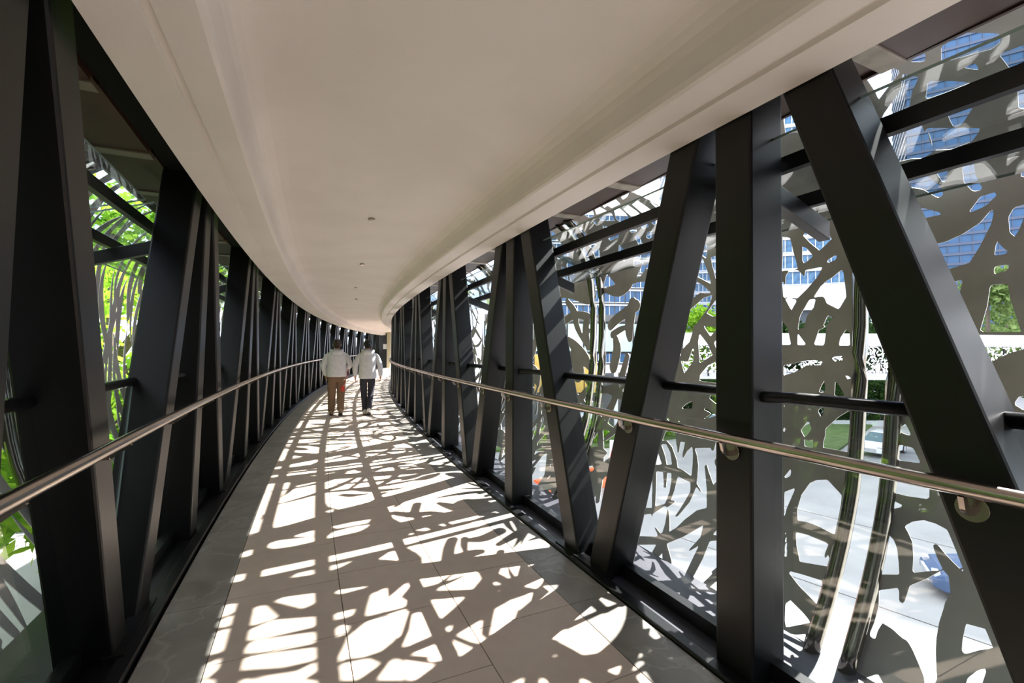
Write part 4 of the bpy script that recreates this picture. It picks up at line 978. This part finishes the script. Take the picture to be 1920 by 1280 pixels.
# ------------------------------------------------------------------ opposite walkway with a small cut metal parapet
ow = thing('walkway', 'opposite white walkway with a fine cut metal parapet across the street', 'walkway', (26, 28.5, G))
mb = MB(); mb.box(-17, 40, 0, 3.5, -G - .25, -G + .0 + .15); obj('deck', mb, ow, m=M['offwhite'])
mb = MB(); mb.box(-17, 40, -.5, 3.6, -G + 1.98, -G + 2.62); obj('white_roof', mb, ow, m=M['white'])
mb = MB(); mb.box(-17, 40, -.55, 3.6, -G + 1.86, -G + 1.98); obj('roof_gutter', mb, ow, m=M['offwhite'])
rng = random.Random(5); shp = []
for q in range(2):
    mb = MB()
    for k in range(230):
        x = rng.uniform(-.1, 3.1); z = rng.uniform(0, 1.95); a = rng.uniform(0, math.pi); l = rng.uniform(.12, .34); w = rng.uniform(.018, .04); kp = rng.uniform(-3, 3)
        pts = []; px, pz = x, z
        for i in range(5):
            pts.append((px, pz, a, w * (.2 + math.sin(math.pi * (.1 + .8 * i / 4))))); px += math.cos(a) * l / 4; pz += math.sin(a) * l / 4; a += kp * l / 4
        if min(p[1] for p in pts) < 0 or max(p[1] for p in pts) > 1.95: continue
        vs = []; y = .002 * (k % 5)
        for p in pts: vs += [(p[0] - math.sin(p[2]) * p[3], y, p[1] + math.cos(p[2]) * p[3]), (p[0] + math.sin(p[2]) * p[3], y, p[1] - math.cos(p[2]) * p[3])]
        vs += [(a_, b_ + .008, c_) for a_, b_, c_ in vs]
        mb.add(vs, [(2 * i, 2 * i + 1, 2 * i + 3, 2 * i + 2) for i in range(4)] + [(10 + 2 * i, 10 + 2 * i + 2, 10 + 2 * i + 3, 10 + 2 * i + 1) for i in range(4)])
    shp.append(mb.mesh('parapet_sheet', M['white']))
for k in range(18): obj('parapet_sheet', shp[k % 2], ow, Matrix.Translation((-16.8 + k * 3.05, -.45, -G + .02)))
mb = MB(); mb.box(-.04, .04, -.38, -.30, 0, 2.0); me = mb.mesh('parapet_post', M['steel'])
for k in range(19): obj('parapet_post', me, ow, Matrix.Translation((-16.9 + k * 3.05, 0, -G - .05)))
mb = MB(); mb.tube([(0, 1.7, 0), (0, 1.7, -G - .2)], .35, 14); me = mb.mesh('pier', M['offwhite'])
for k in range(4): obj('pier', me, ow, Matrix.Translation((-12 + k * 15, 0, 0)))

# ------------------------------------------------------------------ buildings
def building(name, label, x, y, rz): return thing(name, label, 'building', (x, y, G), rz)
# blue glass tower at the right
t = building('glass_tower', 'huge blue glass tower filling the sky at the right', 84, 72, -0.62)
mb = MB(); mb.box(-16, 16, 0, 24, 0, 96); obj('glass_body', mb, t, m=M['tower'])
mb = MB(); mb.box(-16.25, 16.25, -.25, 24.25, -.22, .22); me = mb.mesh('floor_band', M['towerband'])
for k in range(4, 56): obj('floor_band', me, t, Matrix.Translation((0, 0, k * 1.7)))
mb = MB(); mb.box(-.05, .05, -.12, 0, 4, 96); me = mb.mesh('mullion', M['towerband'])
for k in range(-10, 11): obj('mullion', me, t, Matrix.Translation((k * 1.55, 0, 0)))
mb = MB(); mb.box(-16.2, -16.0, -.07, .07, 4, 96); me = mb.mesh('mullion', M['towerband'])
for k in range(0, 14): obj('mullion', me, t, Matrix.Translation((0, .9 + k * 1.7, 0)))
# white balcony building on a podium
def slab_block(name, label, x, y, rz, w, d, z0, h, fl, cols, pane_mat, podium=True, dcols=5, core='offwhite', slab='offwhite'):
    t = building(name, label, x, y, rz)
    mb = MB(); mb.box(-w / 2, w / 2, 0, d, z0, h); obj('core', mb, t, m=M[core])
    n = int((h - z0) / fl); pw = w / cols
    mb = MB(); mb.box(-pw / 2 + .12, pw / 2 - .12, -.10, .0, .55, fl - .15); win = mb.mesh('window', pane_mat)
    mb = MB(); mb.box(-.05, .05, -.14, -.08, .55, fl - .15); mb.box(-pw / 2 + .1, pw / 2 - .1, -.14, -.08, .52, .62); bars = mb.mesh('window_bar', M['white'])
    pd = d / dcols; mb = MB(); mb.box(-.10, 0, -pd / 2 + .12, pd / 2 - .12, .55, fl - .15); win2 = mb.mesh('window', pane_mat)
    mb = MB(); mb.box(-w / 2 - .45, w / 2 + .45, -.45, d, -.14, .14); sl = mb.mesh('floor_slab', M[slab])
    for i in range(n):
        z = z0 + i * fl; obj('floor_slab', sl, t, Matrix.Translation((0, 0, z)))
        for c in range(cols):
            f = obj('window', win, t, Matrix.Translation((-w / 2 + (c + .5) * pw, 0, z))); obj('window_bar', bars, f)
        for c in range(dcols): obj('window', win2, t, Matrix.Translation((-w / 2, (c + .5) * pd, z)))
    if podium:
        mb = MB(); mb.box(-w / 2 - 2, w / 2 + 3, -2, d + 2, z0 - 4.5, z0 - .2); obj('white_podium', mb, t, m=M['offwhite'])
        mb = MB(); mb.box(-w / 2 - 1, w / 2 + 2, -1, d, 0, z0 - 4.5); obj('dark_base', mb, t, m=M['darkbase'])
    return t
slab_block('apartment_block', 'white block with blue windows and slab edges on a white podium', 56.0, 86, -0.35, 15, 16, 19.2, 62, 3.1, 6, M['bluepane'])
slab_block('apartment_block', 'pale tower of many small blue windows behind the feathery tree', 46.0, 112, -0.2, 15, 14, 8, 60, 2.6, 8, M['bluepane'], podium=False)
t = building('clad_tower', 'plain teal clad tower right of the pale window tower', 59.0, 117, -0.2)
mb = MB(); mb.box(-3.5, 3.5, 0, 10, 0, 70); obj('teal_body', mb, t, m=M['teal'])
mb = MB(); mb.box(-3.6, 3.6, -.15, 10, -.2, .2); me = mb.mesh('floor_band', M['white'])
for k in range(2, 22): obj('floor_band', me, t, Matrix.Translation((0, 0, k * 3.2)))
slab_block('apartment_block', 'grey slab block with pale floor edges far behind the station', 14.0, 90, 0.1, 30, 12, 4, 34, 3.0, 14, M['tower'], podium=False, core='greyblock', slab='offwhite')
# station entrance beyond the right screen
t = building('station_hall', 'glazed station entrance with yellow hoarding across the street', 6.5, 41, 0.0)
mb = MB(); mb.box(-9, 6, 0, 10, 9.6, 10.2); obj('roof', mb, t, m=M['greyblock'])
mb = MB(); mb.box(-9, 6, .5, 9.5, 0, 4.6); obj('lower_wall', mb, t, m=M['greyblock'])
mb = MB(); mb.box(-.72, .72, .3, .36, 6.9, 9.4); me = mb.mesh('facade_pane', mat('pale_glazing', (.45, .60, .58), .1))
for k in range(10): obj('facade_pane', me, t, Matrix.Translation((-8.25 + 1.5 * k, 0, 0)))
mb = MB(); mb.box(-.06, .06, .2, .4, 4.6, 9.6); me = mb.mesh('mullion', M['steel'])
for k in range(11): obj('mullion', me, t, Matrix.Translation((-9 + 1.5 * k, 0, 0)))
mb = MB(); mb.box(-9, 6, .1, .4, 6.7, 6.9); obj('transom', mb, t, m=M['steel'])
mb = MB(); mb.box(-.55, .55, -.1, .1, 3.2, 6.6); me = mb.mesh('hoarding_board', M['hoard'])
for x in (-3.9, -2.7, -.6, .6): obj('hoarding_board', me, t, Matrix.Translation((x, 0, 0)))
mb = MB(); mb.box(-.15, .15, -.15, .15, 0, 9.6); me = mb.mesh('column', M['white'])
for x in (-8.6, -4.9, 2.6, 5.7): obj('column', me, t, Matrix.Translation((x, -1.2, 0)))
mb = MB()
for k in range(9): mb.box(-1.6, 1.6, -4.2 + k * .3, -3.9 + k * .3, 0, .18 * (k + 1))
obj('steps', mb, t, m=M['offwhite'])

# ------------------------------------------------------------------ street furniture and cars
def barrier(x, y, rz, m, label, w=1.3, h=.95, stripes=False):
    t = thing('barrier', label, 'barrier', (x, y, G), rz)
    mb = MB(); sec = [(-.26, 0), (.26, 0), (.22, .12), (.10, .42), (.08, h), (-.08, h), (-.10, .42), (-.22, .12)]
    n = len(sec); vs = [(sx * w / 2, a, b) for sx in (-1, 1) for a, b in sec]
    mb.add(vs, [tuple(reversed(range(n))), tuple(range(n, 2 * n))] + [(i, (i + 1) % n, n + (i + 1) % n, n + i) for i in range(n)]); obj('shell', mb, t, m=m, bevel=.02)
    if stripes:
        for k in range(3):
            mb = MB(); x0 = -w / 2 + .1 + k * .42; mb.hexa([(x0, -.30, .2), (x0 + .2, -.30, .2), (x0 + .2, -.2, .2), (x0, -.2, .2), (x0 + .22, -.115, h - .05), (x0 + .42, -.115, h - .05), (x0 + .42, -.06, h - .05), (x0 + .22, -.06, h - .05)]); obj('red_stripe', mb, t, m=M['red'])
    else:
        mb = MB(); mb.box(-w / 2 + .05, w / 2 - .05, -.12, .12, h, h + .05); obj('top_rib', mb, t, m=m)
    return t
barrier(3.9, 23.2, 0.5, M['orange'], 'orange plastic barrier seen between the third post pair', 2.6)
barrier(2.1, 21.6, 0.5, M['orange'], 'orange plastic barrier left of the other orange one', 2.4)
barrier(8.3, 27.6, -.6, M['white'], 'white barrier with red slanted stripes beyond the orange ones', 1.6, 1.25, True)
barrier(7.0, 28.9, -.6, M['white'], 'white barrier with red stripes left of its striped neighbour', 1.6, 1.25, True)
def car(x, y, rz, paint, label, L=4.4, H=1.45):
    t = thing('car', label, 'car', (x, y, G), rz); Wd = .88
    secs = [(-2.2, .35, .62, .78), (-2.1, .28, .88, .82), (-1.3, .24, .98, Wd), (0, .24, .96, Wd), (1.2, .24, .92, Wd), (1.95, .26, .74, .84), (2.2, .34, .60, .76)]
    mb = MB(); vs = []; k = L / 4.4
    for (xx, a, b, w) in secs: vs += [(xx * k, -w, a), (xx * k, w, a), (xx * k, w, (a + b) / 2 + .08), (xx * k, w * .93, b), (xx * k, -w * .93, b), (xx * k, -w, (a + b) / 2 + .08)]
    n = 6; fs = [(5, 4, 3, 2, 1, 0), tuple(range((len(secs) - 1) * n, len(secs) * n))]
    for i in range(len(secs) - 1):
        for j in range(n): fs.append((i * n + j, i * n + (j + 1) % n, (i + 1) * n + (j + 1) % n, (i + 1) * n + j))
    mb.add(vs, fs); obj('body', mb, t, m=paint, bevel=.05)
    mb = MB(); mb.hexa([(-1.75 * k, -.76, .93), (1.15 * k, -.76, .90), (1.15 * k, .76, .90), (-1.75 * k, .76, .93), (-1.15 * k, -.58, H), (.25 * k, -.58, H), (.25 * k, .58, H), (-1.15 * k, .58, H)]); gh = obj('cabin_glass', mb, t, m=M['carglass'], bevel=.04)
    mb = MB(); mb.hexa([(-1.22 * k, -.60, H - .04), (.32 * k, -.60, H - .04), (.32 * k, .60, H - .04), (-1.22 * k, .60, H - .04), (-1.05 * k, -.54, H + .04), (.15 * k, -.54, H + .04), (.15 * k, .54, H + .04), (-1.05 * k, .54, H + .04)]); obj('roof_panel', mb, t, m=paint, bevel=.03)
    mb = MB(); mb.tube([(0, -.1, 0), (0, .1, 0)], .32, 18); wm = mb.mesh('wheel', M['tyre']); mb = MB(); mb.tube([(0, -.11, 0), (0, .11, 0)], .20, 14); rm = mb.mesh('hub', M['chromelamp'])
    for xx in (-1.35, 1.35):
        for yy in (-.82, .82): w = obj('wheel', wm, t, Matrix.Translation((xx * k, yy, .32))); obj('hub', rm, w)
    mb = MB(); mb.box(2.02 * k, 2.16 * k, -.16, .16, .60, .72); me = mb.mesh('headlamp', M['chromelamp'])
    for yy in (-.58, .58): obj('headlamp', me, t, Matrix.Translation((0, yy, .02)))
    mb = MB()
    for q in range(4): mb.box(2.12 * k, 2.24 * k, -.40, .40, .36 + q * .07, .40 + q * .07)
    obj('grille', mb, t, m=M['chromelamp'])
    for yy in (-.9, .9):
        mb = MB(); mb.blob((.75 * k, yy, .98), (.08, .10, .07), 8, 6); obj('mirror', mb, t, m=paint)
    return t
car(25.6, 31.6, -2.55, M['carwhite'], 'white car driving toward the bridge on the grey lane')
car(14.3, 12.6, 2.6, M['carblue'], 'dark blue car close below, mostly hidden behind the slanted brace')
car(18.0, 39.5, -2.6, M['carwhite'], 'white car far back under the opposite walkway')
